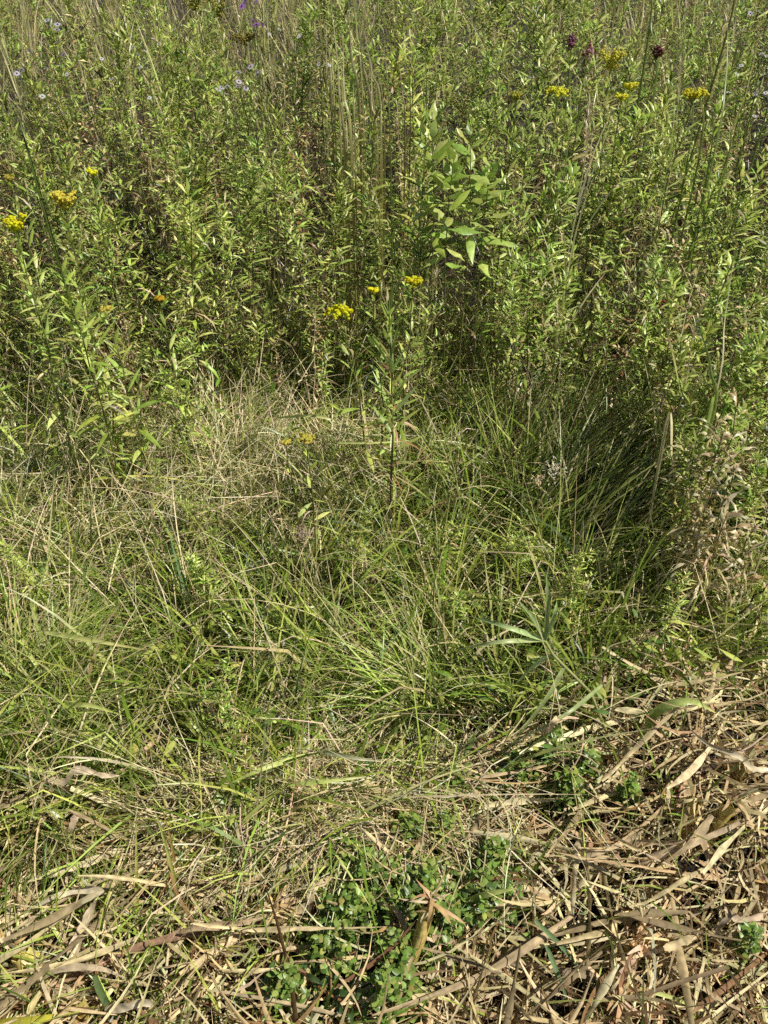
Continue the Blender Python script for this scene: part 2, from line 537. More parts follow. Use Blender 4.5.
# ------------------------------------------------------------------ grass mat
K_MID, K_YEL, K_LIME, K_DARK = (0.190, 0.290, 0.036), (0.360, 0.440, 0.070), (0.560, 0.640, 0.150), (0.065, 0.110, 0.018)
def scatter(n, x0, x1, y0, y1, keep):
    out = np.zeros((0, 2))
    while len(out) < n:
        q = np.stack([U(x0, x1, 4 * n), U(y0, y1, 4 * n)], -1)
        q = q[rng.random(len(q)) < keep(q[:, 0], q[:, 1])]
        out = np.concatenate([out, q])
    return out[:n]


def fade(v, a, b): return np.clip((v - a) / (b - a), 0, 1)


HOLLOWS = [(*at_h(px, py, .05)[:2], r_ * 1.35) for px, py, r_ in ((385, 715, .085), (335, 765, .07), (440, 790, .06), (195, 690, .06), (95, 845, .09), (170, 760, .06), (470, 690, .07), (290, 640, .05),
           (610, 560, .12), (655, 590, .09), (400, 620, .06), (60, 655, .06), (245, 730, .05), (520, 780, .06), (140, 570, .05), (570, 690, .06), (20, 880, .07), (240, 600, .05), (480, 560, .06))]


def hollow(x, y):
    k = 1.0
    for hx, hy, hr in HOLLOWS:
        k = k * (1 - 0.96 * np.exp(-(((x - hx) / hr) ** 2 + ((y - hy) / (hr * .8)) ** 2) ** 1.5))
    return k


def in_grass(x, y):
    k = fade(y, straw_edge(x) - 0.05, straw_edge(x) + 0.2) * (1 - 0.75 * fade(y, wall_front(x) - 0.1, wall_front(x) + 0.5))
    side = np.abs(x) < 0.62 * np.hypot(y, 1.5) + 0.25
    return k * side * hollow(x, y) * (0.22 + 0.78 * fade(vn(x, y, 0.27, 61), .34, .5))


def flow(x, y): return 6.28 * (vn(x, y, 1.1, 41) * 0.8 + 1.2 * vn(x, y, 0.30, 42)) + 0.6


def grass_layer(n, keep, Lr, Wr, thr, bendr, cols, w, tipdry, nseg=5, spread=0.9, kink=0.25, a=0.22, zr=(0, 0), y1=3.4):
    q = scatter(n, -2.4, 2.4, 0.45, y1, keep)
    x, y = q.T
    base = np.stack([x, y, gz(x, y) + U(zr[0], zr[1], n)], -1)
    c = vary(pick(cols, w, n), n, a)
    pale = vn(x, y, 0.7, 50)
    c = c * (0.85 + 0.35 * pale)[:, None]
    tip = c.copy(); m = rng.random(n) < tipdry
    tip[m] = vary(TAN, m.sum())
    az = flow(x, y) + rng.normal(0, spread, n)
    return strips(base, az, U(*thr, n), U(*Lr, n), U(*Wr, n), nseg, U(*bendr, n), U(-.5, .5, n), U(-.6, .6, n), U(-1.2, 1.2, n),
                  kt=U(0.3, 0.8, n), ka=np.where(rng.random(n) < kink, U(0.4, 1.4, n), 0), c0=c, c1=tip)


def clump(x, y): return 0.05 + 0.95 * fade(vn(x, y, 0.20, 60), .42, .58)


def dark_sedge(x, y): return np.exp(-(((x - 0.55) / 0.28) ** 2 + ((y - 1.95) / 0.35) ** 2))


def palezone(x, y): return np.clip(np.exp(-(((x + 0.42) / 0.35) ** 2 + ((y - 2.05) / 0.3) ** 2)) + 0.45 * np.exp(-(((x + 1.05) / 0.4) ** 2 + ((y - 1.8) / 0.5) ** 2)), 0, 1)


thatch = Geo()
thatch.add(*grass_layer(6500, in_grass, (0.08, 0.25), (0.0018, 0.0038), (1.2, 1.7), (-0.3, 0.5), [TAN, STRAW, BROWN, OLIVE], [2, 1, 4, 3], 0.2, 3, 2.0, 0.3, 0.35, (0, 0.05)))
tag(obj('dry_thatch', thatch, M_DRY), 'matted dead grass lying under the green blades', 'thatch', kind='stuff')

grass = Geo()
grass.add(*grass_layer(14500, lambda x, y: in_grass(x, y) * clump(x, y), (0.14, 0.44), (0.0030, 0.0064), (0.0, 0.75), (0.3, 1.5), [K_MID, K_YEL, K_LIME, K_DARK, OLIVE], [5, 3.5, 3.2, 2.5, .8], 0.2, spread=1.05, kink=0.5))
grass.add(*grass_layer(2300, lambda x, y: in_grass(x, y), (0.22, 0.52), (0.0055, 0.0105), (0.05, 0.7), (0.4, 1.6), [K_MID, K_YEL, K_LIME, G_BLUE], [4, 3, 2, .6], 0.25, 7))
grass.add(*grass_layer(3000, lambda x, y: in_grass(x, y) * palezone(x, y), (0.2, 0.42), (0.002, 0.004), (0.2, 0.9), (0.5, 1.5), [G_LIME, STRAW, (0.36, 0.38, 0.14)], [3, 2, 3], 0.3))
tag(obj('meadow_grass', grass, M_GRASS), 'tangled green grass blades covering the middle of the meadow', 'grass', kind='stuff')

dry = Geo()
dry.add(*grass_layer(2200, lambda x, y: in_grass(x, y) * (0.35 + 0.65 * clump(x + 3, y)), (0.10, 0.40), (0.0018, 0.004), (0.4, 1.4), (0.0, 1.0), [TAN, STRAW, OLIVE, BROWN], [4, 4, 2, 2], 0.4, 5, 1.4, 0.35, 0.25, (0.02, 0.16)))
dry.add(*grass_layer(1000, in_grass, (0.28, 0.6), (0.0022, 0.0042), (0.0, 0.4), (0.0, 0.7), [STRAW, TAN, OLIVE, (0.40, 0.45, 0.12)], [3, 2, 2, 3], 0.4, 6, 3.0, 0.35))
dry.add(*grass_layer(1300, lambda x, y: in_grass(x, y) * palezone(x, y), (0.15, 0.42), (0.002, 0.004), (0.5, 1.3), (0.0, 0.9), [STRAW, TAN], [3, 1], 0.2, 5, 1.2, 0.3, 0.2, (0.05, 0.2)))
tag(obj('dead_grass', dry, M_DRY), 'thin straw-coloured dead grass stems criss-crossing among the green', 'grass', kind='stuff')

mat = Geo()                            # a flattened mat of fine dead grass where the mown strip begins
n = 2600
q = np.stack([rng.normal(-0.10, 0.20, n), rng.normal(0.885, 0.065, n)], -1)
c = vary(pick([TAN, STRAW, OLIVE, (0.5, 0.38, 0.2)], [4, 3, 2, 2], n), n)
mat.add(*strips(np.stack([q[:, 0], q[:, 1], gz(*q.T) + U(0.02, 0.13, n)], -1), U(0, 6.28, n), U(1.2, 1.7, n), U(0.08, 0.28, n), U(0.0018, 0.0034, n), 6, U(-.3, .6, n), U(-1.6, 1.6, n), 0, U(-1, 1, n), c0=c))
tag(obj('flattened_grass', mat, M_DRY), 'flattened mat of fine pale dead grass at the edge of the mown strip', 'grass', kind='stuff')

# low leafy undergrowth in the grass
n = 7500
q = scatter(n, -2.2, 2.2, 0.8, 2.8, lambda x, y: in_grass(x, y) * (vn(x, y, 0.22, 70) > 0.62))
base = np.stack([q[:, 0], q[:, 1], gz(*q.T) + U(0.03, 0.17, n)], -1)
und = Geo()
c = vary(pick([K_MID, (0.14, 0.25, 0.05), K_YEL, K_LIME], [3, 2, 2, 1.2], n), n)
und.add(*strips(base, U(0, 6.28, n), U(0.9, 1.6, n), U(0.018, 0.058, n), U(0.008, 0.018, n), 3, U(-.2, .7, n), prof='ovate', c0=c, fold=0.25))
tag(obj('leafy_undergrowth', und, M_LEAF), 'small round leaved herbs growing low between the grass blades', 'ground cover', kind='stuff')

# young leafy shoots among the grass, each a thing
for _ in range(42):
    x, y = scatter(1, -1.3, 1.2, 0.85, 2.2, in_grass)[0]
    k = 'goldenrod' if rng.random() < 0.6 else 'aster'
    i = int(rng.integers(len(VAR[k]))); h = U(0.18, 0.33)
    o = thing('young_weed', 'short leafy weed shoot growing up through the meadow grass', 'weed', (x, y, float(gz(x, y))), 'short leafy shoots in the meadow grass', U(0, 6.28))
    o.scale = (h * 1.25, h * 1.25, h)
    for pn, m in zip(('stem', 'foliage'), MESHES[k][i]):
        c = bpy.data.objects.new(pn, m); COL.objects.link(c); c.parent = o

n = 9000
q = scatter(n, -3.5, 3.5, 1.6, 6.0, lambda x, y: fade(y, wall_front(x) - .1, wall_front(x) + .15) * (np.abs(x) < 0.62 * y + .5))
bu = Geo()  # understorey colours darkened, so the shade between the tall weeds is partly painted in
c = vary(pick([TAN, BROWN, (0.20, 0.14, 0.07), G_DARK, OLIVE], [1, 4, 3, 3, 1], n), n)
z0 = gz(*q.T)
bu.add(*strips(np.stack([q[:, 0], q[:, 1], z0], -1), U(0, 6.28, n), U(0.05, 0.9, n), U(0.15, 0.5, n), U(0.003, 0.007, n), 4, U(0, 1.2, n), U(-.5, .5, n), 0, U(-1, 1, n), kt=U(.3, .8, n), ka=np.where(rng.random(n) < .4, U(.4, 1.6, n), 0), c0=c))
n = 7000
q = scatter(n, -3.0, 3.0, 1.6, 5.0, lambda x, y: fade(y, wall_front(x) - .15, wall_front(x) + .1) * (np.abs(x) < 0.62 * y + .5))
c = vary(pick([G_MID, G_DARK, (0.25, 0.18, 0.09)], [2, 4, 2], n), n)
bu.add(*strips(np.stack([q[:, 0], q[:, 1], gz(*q.T) + U(0.02, 0.42, n)], -1), U(0, 6.28, n), U(0.7, 1.8, n), U(0.025, 0.07, n), U(0.007, 0.013, n), 3, U(0, .9, n), prof='lance', c0=c, fold=.25))
tag(obj('weed_understorey', bu, M_LEAF), 'dead stalks and low leaves filling the foot of the tall weed bank', 'undergrowth', kind='stuff')

# short sparse grass in the mown strip, and round-leaved ground cover in patches
def in_straw(x, y): return (1 - fade(y, straw_edge(x), straw_edge(x) + 0.22)) * (np.abs(x) < 0.62 * np.hypot(y, 1.5) + 0.2)


cover_spots = [(375, 895, .10), (345, 870, .06), (410, 850, .06), (480, 915, .07), (505, 800, .06), (430, 905, .07), (560, 820, .04), (545, 785, .04), (575, 800, .03), (615, 830, .02), (335, 960, .06), (290, 1000, .04),
               (490, 880, .05), (395, 970, .06), (440, 935, .06), (735, 960, .025), (450, 805, .06), (350, 925, .08), (405, 925, .08), (390, 1005, .06), (440, 850, .05), (30, 780, .06)]
cov = Geo()
for px, py, r in cover_spots:
    p0 = at_h(px, py, 0.05)
    ns = int(3300 * r)
    a, rr = U(0, 6.28, ns), r * np.sqrt(U(0, 1, ns)) * U(0.4, 1.8, ns)
    x, y = p0[0] + rr * np.cos(a), p0[1] + rr * np.sin(a) * 0.9
    z = gz(x, y) + U(0.03, 0.14, ns) * (1.25 - 0.6 * rr / r)
    for k in range(3):
        az = U(0, 6.28, ns) + k * 2.1
        c = vary(pick([(0.19, 0.30, 0.050), (0.29, 0.41, 0.080), (0.42, 0.50, 0.12), (0.12, 0.20, 0.04), (0.45, 0.42, 0.12)], [3, 3, 1.5, 2, .4], ns), ns)
        cov.add(*strips(np.stack([x, y, z], -1), az, U(1.0, 1.6, ns), U(0.006, 0.017, ns), U(0.005, 0.013, ns), 3, U(-.3, .5, ns), prof='ovate', c0=c, fold=0.18))
    P = np.stack([np.stack([x, y, gz(x, y)], -1), np.stack([x, y, z], -1)], 1)
    cov.add(*tubes(P, 0.0009, (0.10, 0.15, 0.05), 3))
tag(obj('round_leaf_cover', cov, M_LEAF), 'low patches of small round bright green leaves among the cut cattails', 'ground cover', kind='stuff')

n = 1500
q = scatter(n, -1.5, 1.7, 0.42, 1.4, lambda x, y: in_straw(x, y) * np.where(x < -0.1, 1.0, 0.25) * clump(x, y))
sg = Geo()
c = vary(pick([G_MID, G_YEL, G_DARK], [4, 3, 2], n), n)
sg.add(*strips(np.stack([q[:, 0], q[:, 1], gz(*q.T)], -1), U(0, 6.28, n), U(0.2, 1.1, n), U(0.07, 0.26, n), U(0.003, 0.006, n), 5, U(0.2, 1.3, n), U(-.5, .5, n), 0, U(-1, 1, n), c0=c))
tag(obj('short_grass', sg, M_GRASS), 'short thin grass sprouting through the cut cattail litter', 'grass', kind='stuff')

# fine litter
lit = Geo()
n = 6000
q = scatter(n, -1.5, 1.8, 0.40, 1.5, lambda x, y: in_straw(x, y) * np.where(x > 0.05, 1.0, 0.85) * (0.05 + 0.95 * fade(vn(x, y, 0.15, 66), .42, .58)))
x, y = q.T
c = vary(pick([(.62, .50, .26), (.68, .58, .33), (0.45, 0.34, 0.17), BROWN], [5, 3, 3.5, 2.5], n), n, 0.3)
lit.add(*strips(np.stack([x, y, gz(x, y) + U(0.0, 0.09, n)], -1), 0.5 + rng.normal(0, 0.9, n) + np.pi * rng.integers(0, 2, n), U(1.2, 1.75, n), U(0.04, 0.2, n), U(0.002, 0.008, n), 4, U(-.7, .7, n), U(-1.2, 1.2, n), U(-1, 1, n), U(-1.5, 1.5, n), prof='strip', c0=c))
tag(obj('straw_litter', lit, M_DRY), 'fine tan shreds of dead reed littering the ground', 'litter', kind='stuff')

# ------------------------------------------------------------------ broad cut cattail leaves, each its own thing
CUT = 'tan cut cattail leaf lying flat in the litter'
GCUT = 'cut cattail leaves strewn over the mown strip'
vars_cut = []
for k in range(36):
    L_ = U(0.14, 0.46); c = vary([(.70, .57, .30), (0.62, 0.50, 0.26), (0.46, 0.36, 0.18), (0.74, 0.63, 0.36), (0.55, 0.43, 0.22), (0.27, 0.20, 0.11)][k % 6], 1, 0.15, 0.02)
    a = strips([(-L_ / 2, 0, 0)], 0, math.pi / 2 + U(-.06, .06), L_, U(0.007, 0.0165), 13, U(-.35, .45), U(-.5, .5), U(-.9, .9), U(-1.6, 1.6), kt=U(.3, .7), ka=(U(-.9, .9) if k % 2 == 0 else 0), prof='strip', c0=c, c1=c * U(.8, 1.1), fold=0.5, floor=False, wave=0.35, rag=0.32)
    vars_cut.append(mesh('cut_cattail_leaf', a, M_DRY))
ncut = 300
q = scatter(ncut, -1.3, 1.5, 0.45, 1.42, lambda x, y: in_straw(x, y) * np.where(x > 0.15, 1.0, np.where(x > -.1, .75, 0.62)) * (np.abs(x) < 0.53 * np.hypot(y, 1.5)))
for x, y in q:
    o = bpy.data.objects.new('cut_cattail_leaf', vars_cut[int(rng.integers(36))]); COL.objects.link(o)
    z = float(gz(x, y))
    o.location = (x, y, z + U(0.015, 0.11))
    o.rotation_euler = (U(-.6, .6), rng.normal(0, 0.2), (0.55 + rng.normal(0, 0.45) if rng.random() < 0.72 else U(0, 3.14)) + math.pi * rng.integers(0, 2))
    tag(o, CUT, 'dead leaf', GCUT)


def path_strip(pts, W, c0, c1=None, prof='grass', fold=0.5, n=14, twist=0.0, up=(0, 0, 1), tw0=0.0):
    """one leaf laid along given points (smooth curve)."""
    pts = np.asarray(pts, float)
    m = len(pts)
    t = np.linspace(0, m - 1, n + 1)
    # Catmull-Rom
    E = np.concatenate([[2 * pts[0] - pts[1]], pts, [2 * pts[-1] - pts[-2]]])
    i = np.clip(t.astype(int), 0, m - 2); f = (t - i)[:, None]
    p0, p1, p2, p3 = E[i], E[i + 1], E[i + 2], E[i + 3]
    P = 0.5 * (2 * p1 + (p2 - p0) * f + (2 * p0 - 5 * p1 + 4 * p2 - p3) * f ** 2 + (3 * p1 - p0 - 3 * p2 + p3) * f ** 3)
    d = np.gradient(P, axis=0); d /= np.linalg.norm(d, axis=1, keepdims=True) + 1e-9
    s = np.cross(d, np.asarray(up, float)); s /= np.linalg.norm(s, axis=1, keepdims=True) + 1e-9
    nr = np.cross(s, d)
    tt = np.linspace(0, 1, n + 1)
    a = (tw0 + twist * tt)[:, None]
    s, nr = s * np.cos(a) + nr * np.sin(a), nr * np.cos(a) - s * np.sin(a)
    w = (W * PROF[prof](tt) / 2)[:, None]
    if prof == 'strip': w = w * U(.7, 1.25, w.shape)
    X = np.stack([P - s * w + nr * w * fold, P, P + s * w + nr * w * fold], 1)
    c0 = np.asarray(c0, float); c1 = c0 if c1 is None else np.asarray(c1, float)
    C = np.repeat((c0 * (1 - tt[:, None] ** 2) + c1 * tt[:, None] ** 2)[:, None], 3, 1)
    C = np.clip(C * (1 + rng.normal(0, .22 if prof == 'strip' else .07, C.shape[:2] + (1,))), 0.004, 0.95)
    ii = (np.arange(n)[:, None] * 3 + np.arange(2)[None]).ravel()
    return X.reshape(-1, 3), np.stack([ii, ii + 1, ii + 4, ii + 3], -1), C.reshape(-1, 3), P


def blade_thing(name, label, cat, pts, W, c0, c1=None, mat=None, prof='grass', twist=0.0, group=None, tw0=0.0, n=14, up=(0, 0, 1)):
    base = np.array(pts[0])
    V, F, C, _ = path_strip(np.array(pts) - base, W, c0, c1, prof, twist=twist, tw0=tw0, n=n, up=up)
    o = obj(name, (V, F, C), mat or M_GRASS)
    o.location = tuple(base)
    return tag(o, label, cat, group)


def H(px, py, h):                  # short form: a point above the local ground
    p = at_h(px, py, h)
    p = at_h(px, py, h + float(gz(p[0], p[1])))
    return p


# notable dead leaves, one by one
FACE = (0, -0.6, 0.8)
for lab, pts, w, c in (
    ('long pale cattail leaf slanting across the mown strip at the right edge', [H(640, 865, .05), H(690, 840, .10), H(768, 815, .13)], .020, (0.58, 0.46, 0.28)),
    ('broad tan leaf pointing down from the cut stub at right', [H(712, 815, .12), H(680, 845, .10), H(640, 880, .05)], .024, (0.56, 0.43, 0.25)),
    ('curved tan cattail leaf sweeping left to right above the round leaves', [H(595, 845, .06), H(650, 846, .09), H(700, 838, .11)], .017, (0.5, 0.38, 0.22)),
    ('wide flat tan leaf with blunt end in the lower middle litter', [H(552, 857, .06), H(592, 852, .09), H(648, 838, .10)], .024, (0.58, 0.45, 0.27)),
    ('dead leaf lying beneath the blunt wide tan leaf', [H(540, 868, .04), H(585, 858, .07), H(615, 852, .08)], .018, (0.54, 0.42, 0.25)),
    ('long tan leaf crossing the yellow cut stub near the bottom', [H(400, 932, .10), H(450, 940, .09), H(500, 968, .04)], .018, (0.52, 0.39, 0.23)),
    ('short pale leaf scrap with ragged end below the yellow stub', [H(420, 975, .05), H(455, 962, .06), H(495, 950, .06)], .020, (0.56, 0.46, 0.29)),
    ('grey brown bent leaf lying right of the bottom centre', [H(505, 962, .06), H(560, 972, .07), H(630, 985, .04)], .017, (0.33, 0.25, 0.16)),
    ('pale upright scrap of wood standing in the straw left of centre', [H(300, 894, .02), H(300, 875, .06), H(299, 852, .10)], .022, (0.62, 0.53, 0.40)),
    ('thin pointed dead stalk leaning up left of the pale upright scrap', [H(248, 905, .02), H(242, 860, .08), H(232, 808, .17)], .011, (0.53, 0.43, 0.26)),
    ('broad leathery tan leaf lying at lower left', [H(58, 985, .05), H(78, 940, .07), H(97, 893, .12)], .026, (0.53, 0.42, 0.27)),
    ('pair-tipped pale straw leaf pointing left toward the edge', [H(103, 889, .13), H(55, 900, .11), H(5, 924, .07)], .014, (0.60, 0.52, 0.33)),
    ('second pale straw leaf fanning below the one that points left', [H(104, 890, .13), H(65, 906, .10), H(30, 930, .05)], .013, (0.58, 0.49, 0.30)),
    ('long pale stem curving along the bottom left corner', [H(105, 1008, .08), H(150, 1010, .09), H(192, 1023, .06)], .016, (0.62, 0.53, 0.35)),
    ('tan leaf arching over from the lower left edge', [H(0, 1000, .05), H(70, 966, .12), H(128, 975, .10)], .014, (0.55, 0.44, 0.27)),
    ('brown rolled leaf band stretching across the lower left', [H(5, 1010, .04), H(90, 972, .06), H(165, 940, .08), H(240, 925, .06)], .020, (0.30, 0.19, 0.11)),
    ('tan leaf band stretching left from the shredded stub', [H(150, 945, .06), H(205, 930, .09), H(270, 917, .10)], .020, (0.52, 0.38, 0.22)),
    ('bent tan leaf rising right of the shredded stub', [H(285, 912, .06), H(315, 893, .10), H(340, 872, .11)], .020, (0.58, 0.45, 0.27)),
    ('flat tan leaf running down right from the shredded stub', [H(277, 932, .07), H(300, 955, .05), H(332, 980, .02)], .016, (0.55, 0.42, 0.24)),
    ('narrow pale leaf laid across the top of the straw left of centre', [H(240, 877, .07), H(290, 868, .10), H(335, 865, .10)], .012, (0.58, 0.50, 0.32)),
    ('crumpled pale dead leaf trailing along the grass edge at left', [H(45, 778, .15), H(80, 772, .19), H(125, 780, .17)], .016, (0.58, 0.47, 0.30)),
    ('dead leaf bent in a hook at left above the straw', [H(78, 815, .16), H(70, 828, .14), H(68, 840, .06)], .016, (0.56, 0.43, 0.28)),
    ('brown bent leaf knotted beside the reed shoot', [H(540, 728, .20), H(560, 722, .24), H(575, 716, .22)], .017, (0.62, 0.46, 0.28)),
    ('narrow tan leaf slanting up beside the reed shoot', [H(560, 712, .10), H(570, 696, .15), H(582, 678, .2)], .012, (0.55, 0.40, 0.24)),
    ('long flat pale leaf lying near the right edge of the mown strip', [H(770, 770, .10), H(735, 758, .13), H(695, 733, .12)], .014, (0.6, 0.5, 0.33)),
    ('bent pale leaf lying low near the right edge', [H(725, 908, .10), H(755, 914, .09), H(775, 920, .07)], .016, (0.6, 0.47, 0.3)),
    ('straight grey stem standing diagonal in the right litter', [H(708, 968, .03), H(717, 930, .10), H(724, 902, .15)], .012, (0.30, 0.24, 0.15)),
    ('upright narrow tan leaf right of the round leaf patch', [H(507, 920, .02), H(513, 905, .08), H(520, 886, .13)], .012, (0.55, 0.38, 0.22)),
):
    pts = [pts[0]] + [p + rng.normal(0, .006, 3) for q_, q2_ in zip(pts[:-1], pts[1:]) for p in ((q_ + q2_) / 2, q2_)]
    blade_thing('dead_leaf', lab, 'dead leaf', pts, w * .86, np.array(c) * 1.12, np.array(c), M_DRY, 'strip', twist=U(-1.2, 1.2), tw0=U(-.4, .4), n=16, up=FACE)

# ------------------------------------------------------------------ cut cattail stubs
def stub(px, py, label, hgt, rad, green, lean, shreds=16):
    b = H(px, py, 0.0)
    t = thing('cattail_stub', label, 'stub', b)
    top = np.array([lean[0], lean[1], hgt])
    for k in range(3):                 # nested leaf sheaths
        a = k * 2.1 + U(0, 1)
        off = np.array([math.cos(a), math.sin(a), 0]) * rad * 0.5
        P = axis_path(off + [0, 0, -.02], off + top * U(0.8, 1.05), 0.03, 6, 0.002)
        G = Geo(); c = vary(green if k < 2 else (0.50, 0.34, 0.16), 1, 0.15)
        G.add(*tubes(P, np.linspace(rad, rad * 0.62, 6), c, 7, c1=vary((0.55, 0.42, 0.12), 1)))
        obj('sheath', G, M_STEM, t)
    G = Geo(); n = shreds
    c = vary(pick([(0.60, 0.42, 0.20), TAN, (0.48, 0.33, 0.15)], [2, 2, 1], n), n)
    G.add(*strips(np.repeat(top[None], n, 0) + rng.normal(0, rad * 0.5, (n, 3)), U(0, 6.28, n), U(0.1, 1.6, n), U(0.025, 0.075, n), U(0.003, 0.010, n), 5, U(0.5, 2.2, n), U(-1, 1, n), U(-1, 1, n), U(-2, 2, n), prof='strip', c0=c, floor=False))
    obj('shredded_top', G, M_DRY, t)
    for k in range(2):
        a = U(0, 6.28)
        V, F, C, _ = path_strip([top * 0.15, top * .6 + np.array([math.cos(a), math.sin(a), 0]) * .04, top * .4 + np.array([math.cos(a), math.sin(a), 0]) * U(.10, .16)], U(.012, .02), (0.52, 0.38, 0.2), prof='strip')
        obj('dead_leaf', (V, F, C), M_DRY, t)
    return t


YG = (0.34, 0.33, 0.06)
stub(395, 985, 'yellow green cut cattail stub leaning right at the bottom centre', 0.20, 0.011, YG, (0.06, 0.06))
stub(403, 948, 'small shredded brown stub left of the yellow green stub', 0.09, 0.010, (0.4, 0.26, 0.12), (-0.01, 0.01), 26)
stub(622, 965, 'green based cut stub with a curled orange top in the lower right', 0.10, 0.014, (0.15, 0.2, 0.05), (0.01, -0.005), 26)
stub(598, 1020, 'frayed orange stub at the bottom edge right of centre', 0.09, 0.016, (0.45, 0.3, 0.13), (0.02, 0), 30)
stub(705, 838, 'tallest cut stub in the right straw with long leaves bent off it', 0.13, 0.014, (0.2, 0.2, 0.06), (0.02, 0.0), 18)
stub(682, 832, 'cut stub with a pale split top left of the tallest right stub', 0.10, 0.012, (0.32, 0.25, 0.12), (0.005, 0.01), 10)
stub(735, 785, 'frayed tan stub at the upper right end of the straw', 0.08, 0.014, (0.4, 0.28, 0.14), (0.0, 0.01), 30)
stub(748, 905, 'curled tan stub near the right edge of the straw', 0.09, 0.012, (0.38, 0.3, 0.15), (0.01, 0.0), 24)
stub(280, 930, 'shredded tan stub in the straw left of the round leaves', 0.08, 0.014, (0.48, 0.33, 0.17), (0.005, 0.0), 34)
stub(42, 978, 'bright yellow cut stub at the lower left', 0.09, 0.017, (0.55, 0.5, 0.07), (-0.035, 0.02), 10)
stub(82, 1024, 'orange brown cut stub in the bottom left corner', 0.07, 0.015, (0.5, 0.34, 0.12), (0.0, 0.01), 16)
stub(590, 862, 'short orange tipped stub between two broad tan leaves', 0.07, 0.008, (0.45, 0.25, 0.1), (0.0, 0.0), 10)
stub(405, 885, 'small brown stub behind the round leaf patch', 0.07, 0.011, (0.32, 0.2, 0.1), (-0.01, 0.0), 20)

# ------------------------------------------------------------------ notable green blades
GB = np.array(G_YEL)
for lab, pts, w, c, c1 in (
    ('long green blade lying level across the left grass with a brown tip', [H(45, 632, .26), H(90, 640, .30), H(152, 651, .28)], .012, G_LIME, (.45, .36, .15)),
    ('upright green blade in the left grass', [H(70, 590, .1), H(75, 550, .25), H(82, 512, .38)], .010, G_LIME, G_MID),
    ('slanting green blade beneath the level one at left', [H(82, 702, .05), H(93, 665, .16), H(108, 622, .27)], .010, G_LIME, G_MID),
    ('long thin vertical green blade near the left edge', [H(45, 640, .05), H(48, 560, .25), H(55, 470, .45)], .007, G_LIME, STRAW),
    ('broken straw blade standing upright at the left edge', [H(23, 530, .1), H(22, 495, .25), H(21, 460, .36)], .008, STRAW, STRAW),
    ('blade curving to the right along the lower left grass', [H(62, 706, .2), H(90, 705, .24), H(125, 716, .2)], .012, G_LIME, G_YEL),
    ('blade slanting down right in the lower left grass', [H(20, 640, .22), H(40, 670, .18), H(60, 704, .12)], .010, G_LIME, G_YEL),
    ('broad green leaf bent over the straw at right', [H(640, 745, .02), H(655, 712, .15), H(690, 701, .19), H(716, 713, .14)], .022, (0.22, 0.33, 0.08), G_LIME),
    ('long green blade slanting over the straw left of centre', [H(210, 860, .05), H(250, 815, .16), H(292, 780, .25)], .010, G_LIME, G_MID),
    ('yellow blade standing straight up in the left straw', [H(137, 932, .01), H(137, 880, .12), H(136, 815, .26)], .0085, (0.45, 0.42, 0.07), G_LIME),
    ('yellow green blade bowed over in the left straw', [H(180, 925, .01), H(174, 875, .13), H(152, 800, .28)], .0095, (0.40, 0.40, 0.07), G_LIME),
    ('orange dried blade beside the bowed yellow green blade', [H(178, 885, .04), H(172, 845, .15), H(160, 800, .26)], .006, (0.46, 0.28, 0.08), OLIVE),
    ('bright yellow blade in the bottom left corner', [H(-6, 1023, .06), H(35, 1020, .09), H(76, 1012, .08)], .016, (0.52, 0.50, 0.06), YELLOW),
    ('pale green bent leaf tip in the lower centre', [H(470, 899, .12), H(490, 893, .15), H(518, 888, .16)], .014, (0.28, 0.36, 0.08), G_LIME),
    ('dark green blade running up to the pale bent leaf tip', [H(382, 1000, .01), H(430, 945, .07), H(470, 899, .12)], .012, (0.12, 0.18, 0.05), G_BLUE),
    ('dark green blade leaning right beside the straw', [H(522, 893, .02), H(540, 860, .1), H(558, 825, .17)], .008, G_DARK, G_MID),
    ('long blue green blade crossing the bottom straw', [H(535, 920, .14), H(565, 950, .10), H(610, 1005, .02)], .009, G_BLUE, G_BLUE),
    ('second blue green blade at the bottom beside the long one', [H(546, 945, .12), H(558, 975, .09), H(575, 1022, .01)], .009, G_BLUE, G_BLUE),
    ('green blade lying toward the right bottom edge', [H(640, 988, .10), H(680, 1000, .08), H(710, 1018, .04)], .008, G_LIME, G_LIME),
    ('short green blade crossing the bottom left litter', [H(95, 975, .13), H(105, 1000, .08), H(122, 1024, .02)], .014, (0.17, 0.25, 0.09), G_BLUE),
    ('thin grass blade laid level at the middle right of the left weeds', [H(338, 443, .33), H(375, 443, .36), H(420, 440, .35)], .007, G_LIME, G_LIME),
    ('pale green blade arched over the grass near the centre', [H(275, 418, .3), H(320, 417, .38), H(360, 432, .3)], .010, G_LIME, STRAW),
    ('straw tipped blade lying level in the lower grass', [H(288, 785, .2), H(330, 781, .23), H(372, 776, .22)], .009, G_YEL, STRAW),
    ('green blade arched down to the left in the lower grass', [H(305, 755, .18), H(265, 768, .22), H(226, 785, .18)], .011, G_LIME, G_YEL),
    ('whitish blade lying across the grass right of the aster', [H(320, 750, .2), H(350, 757, .23), H(385, 762, .2)], .010, (0.42, 0.45, 0.25), STRAW),
    ('thin stem pointing level into the right grass', [H(505, 600, .25), H(530, 612, .22), H(556, 622, .2)], .006, G_LIME, G_LIME),
    ('green blade standing in the dark grass at right', [H(667, 580, .05), H(672, 520, .2), H(675, 440, .4)], .012, G_DARK, (.55, .45, .15)),
    ('upright green leaf low at the right beside the withered weed', [H(712, 590, .15), H(720, 565, .24), H(724, 535, .32)], .012, G_LIME, G_MID),
):
    blade_thing('grass_shoot', lab, 'grass blade', pts, w, c, c1, M_GRASS, 'grass', twist=U(-.5, .5), up=FACE)

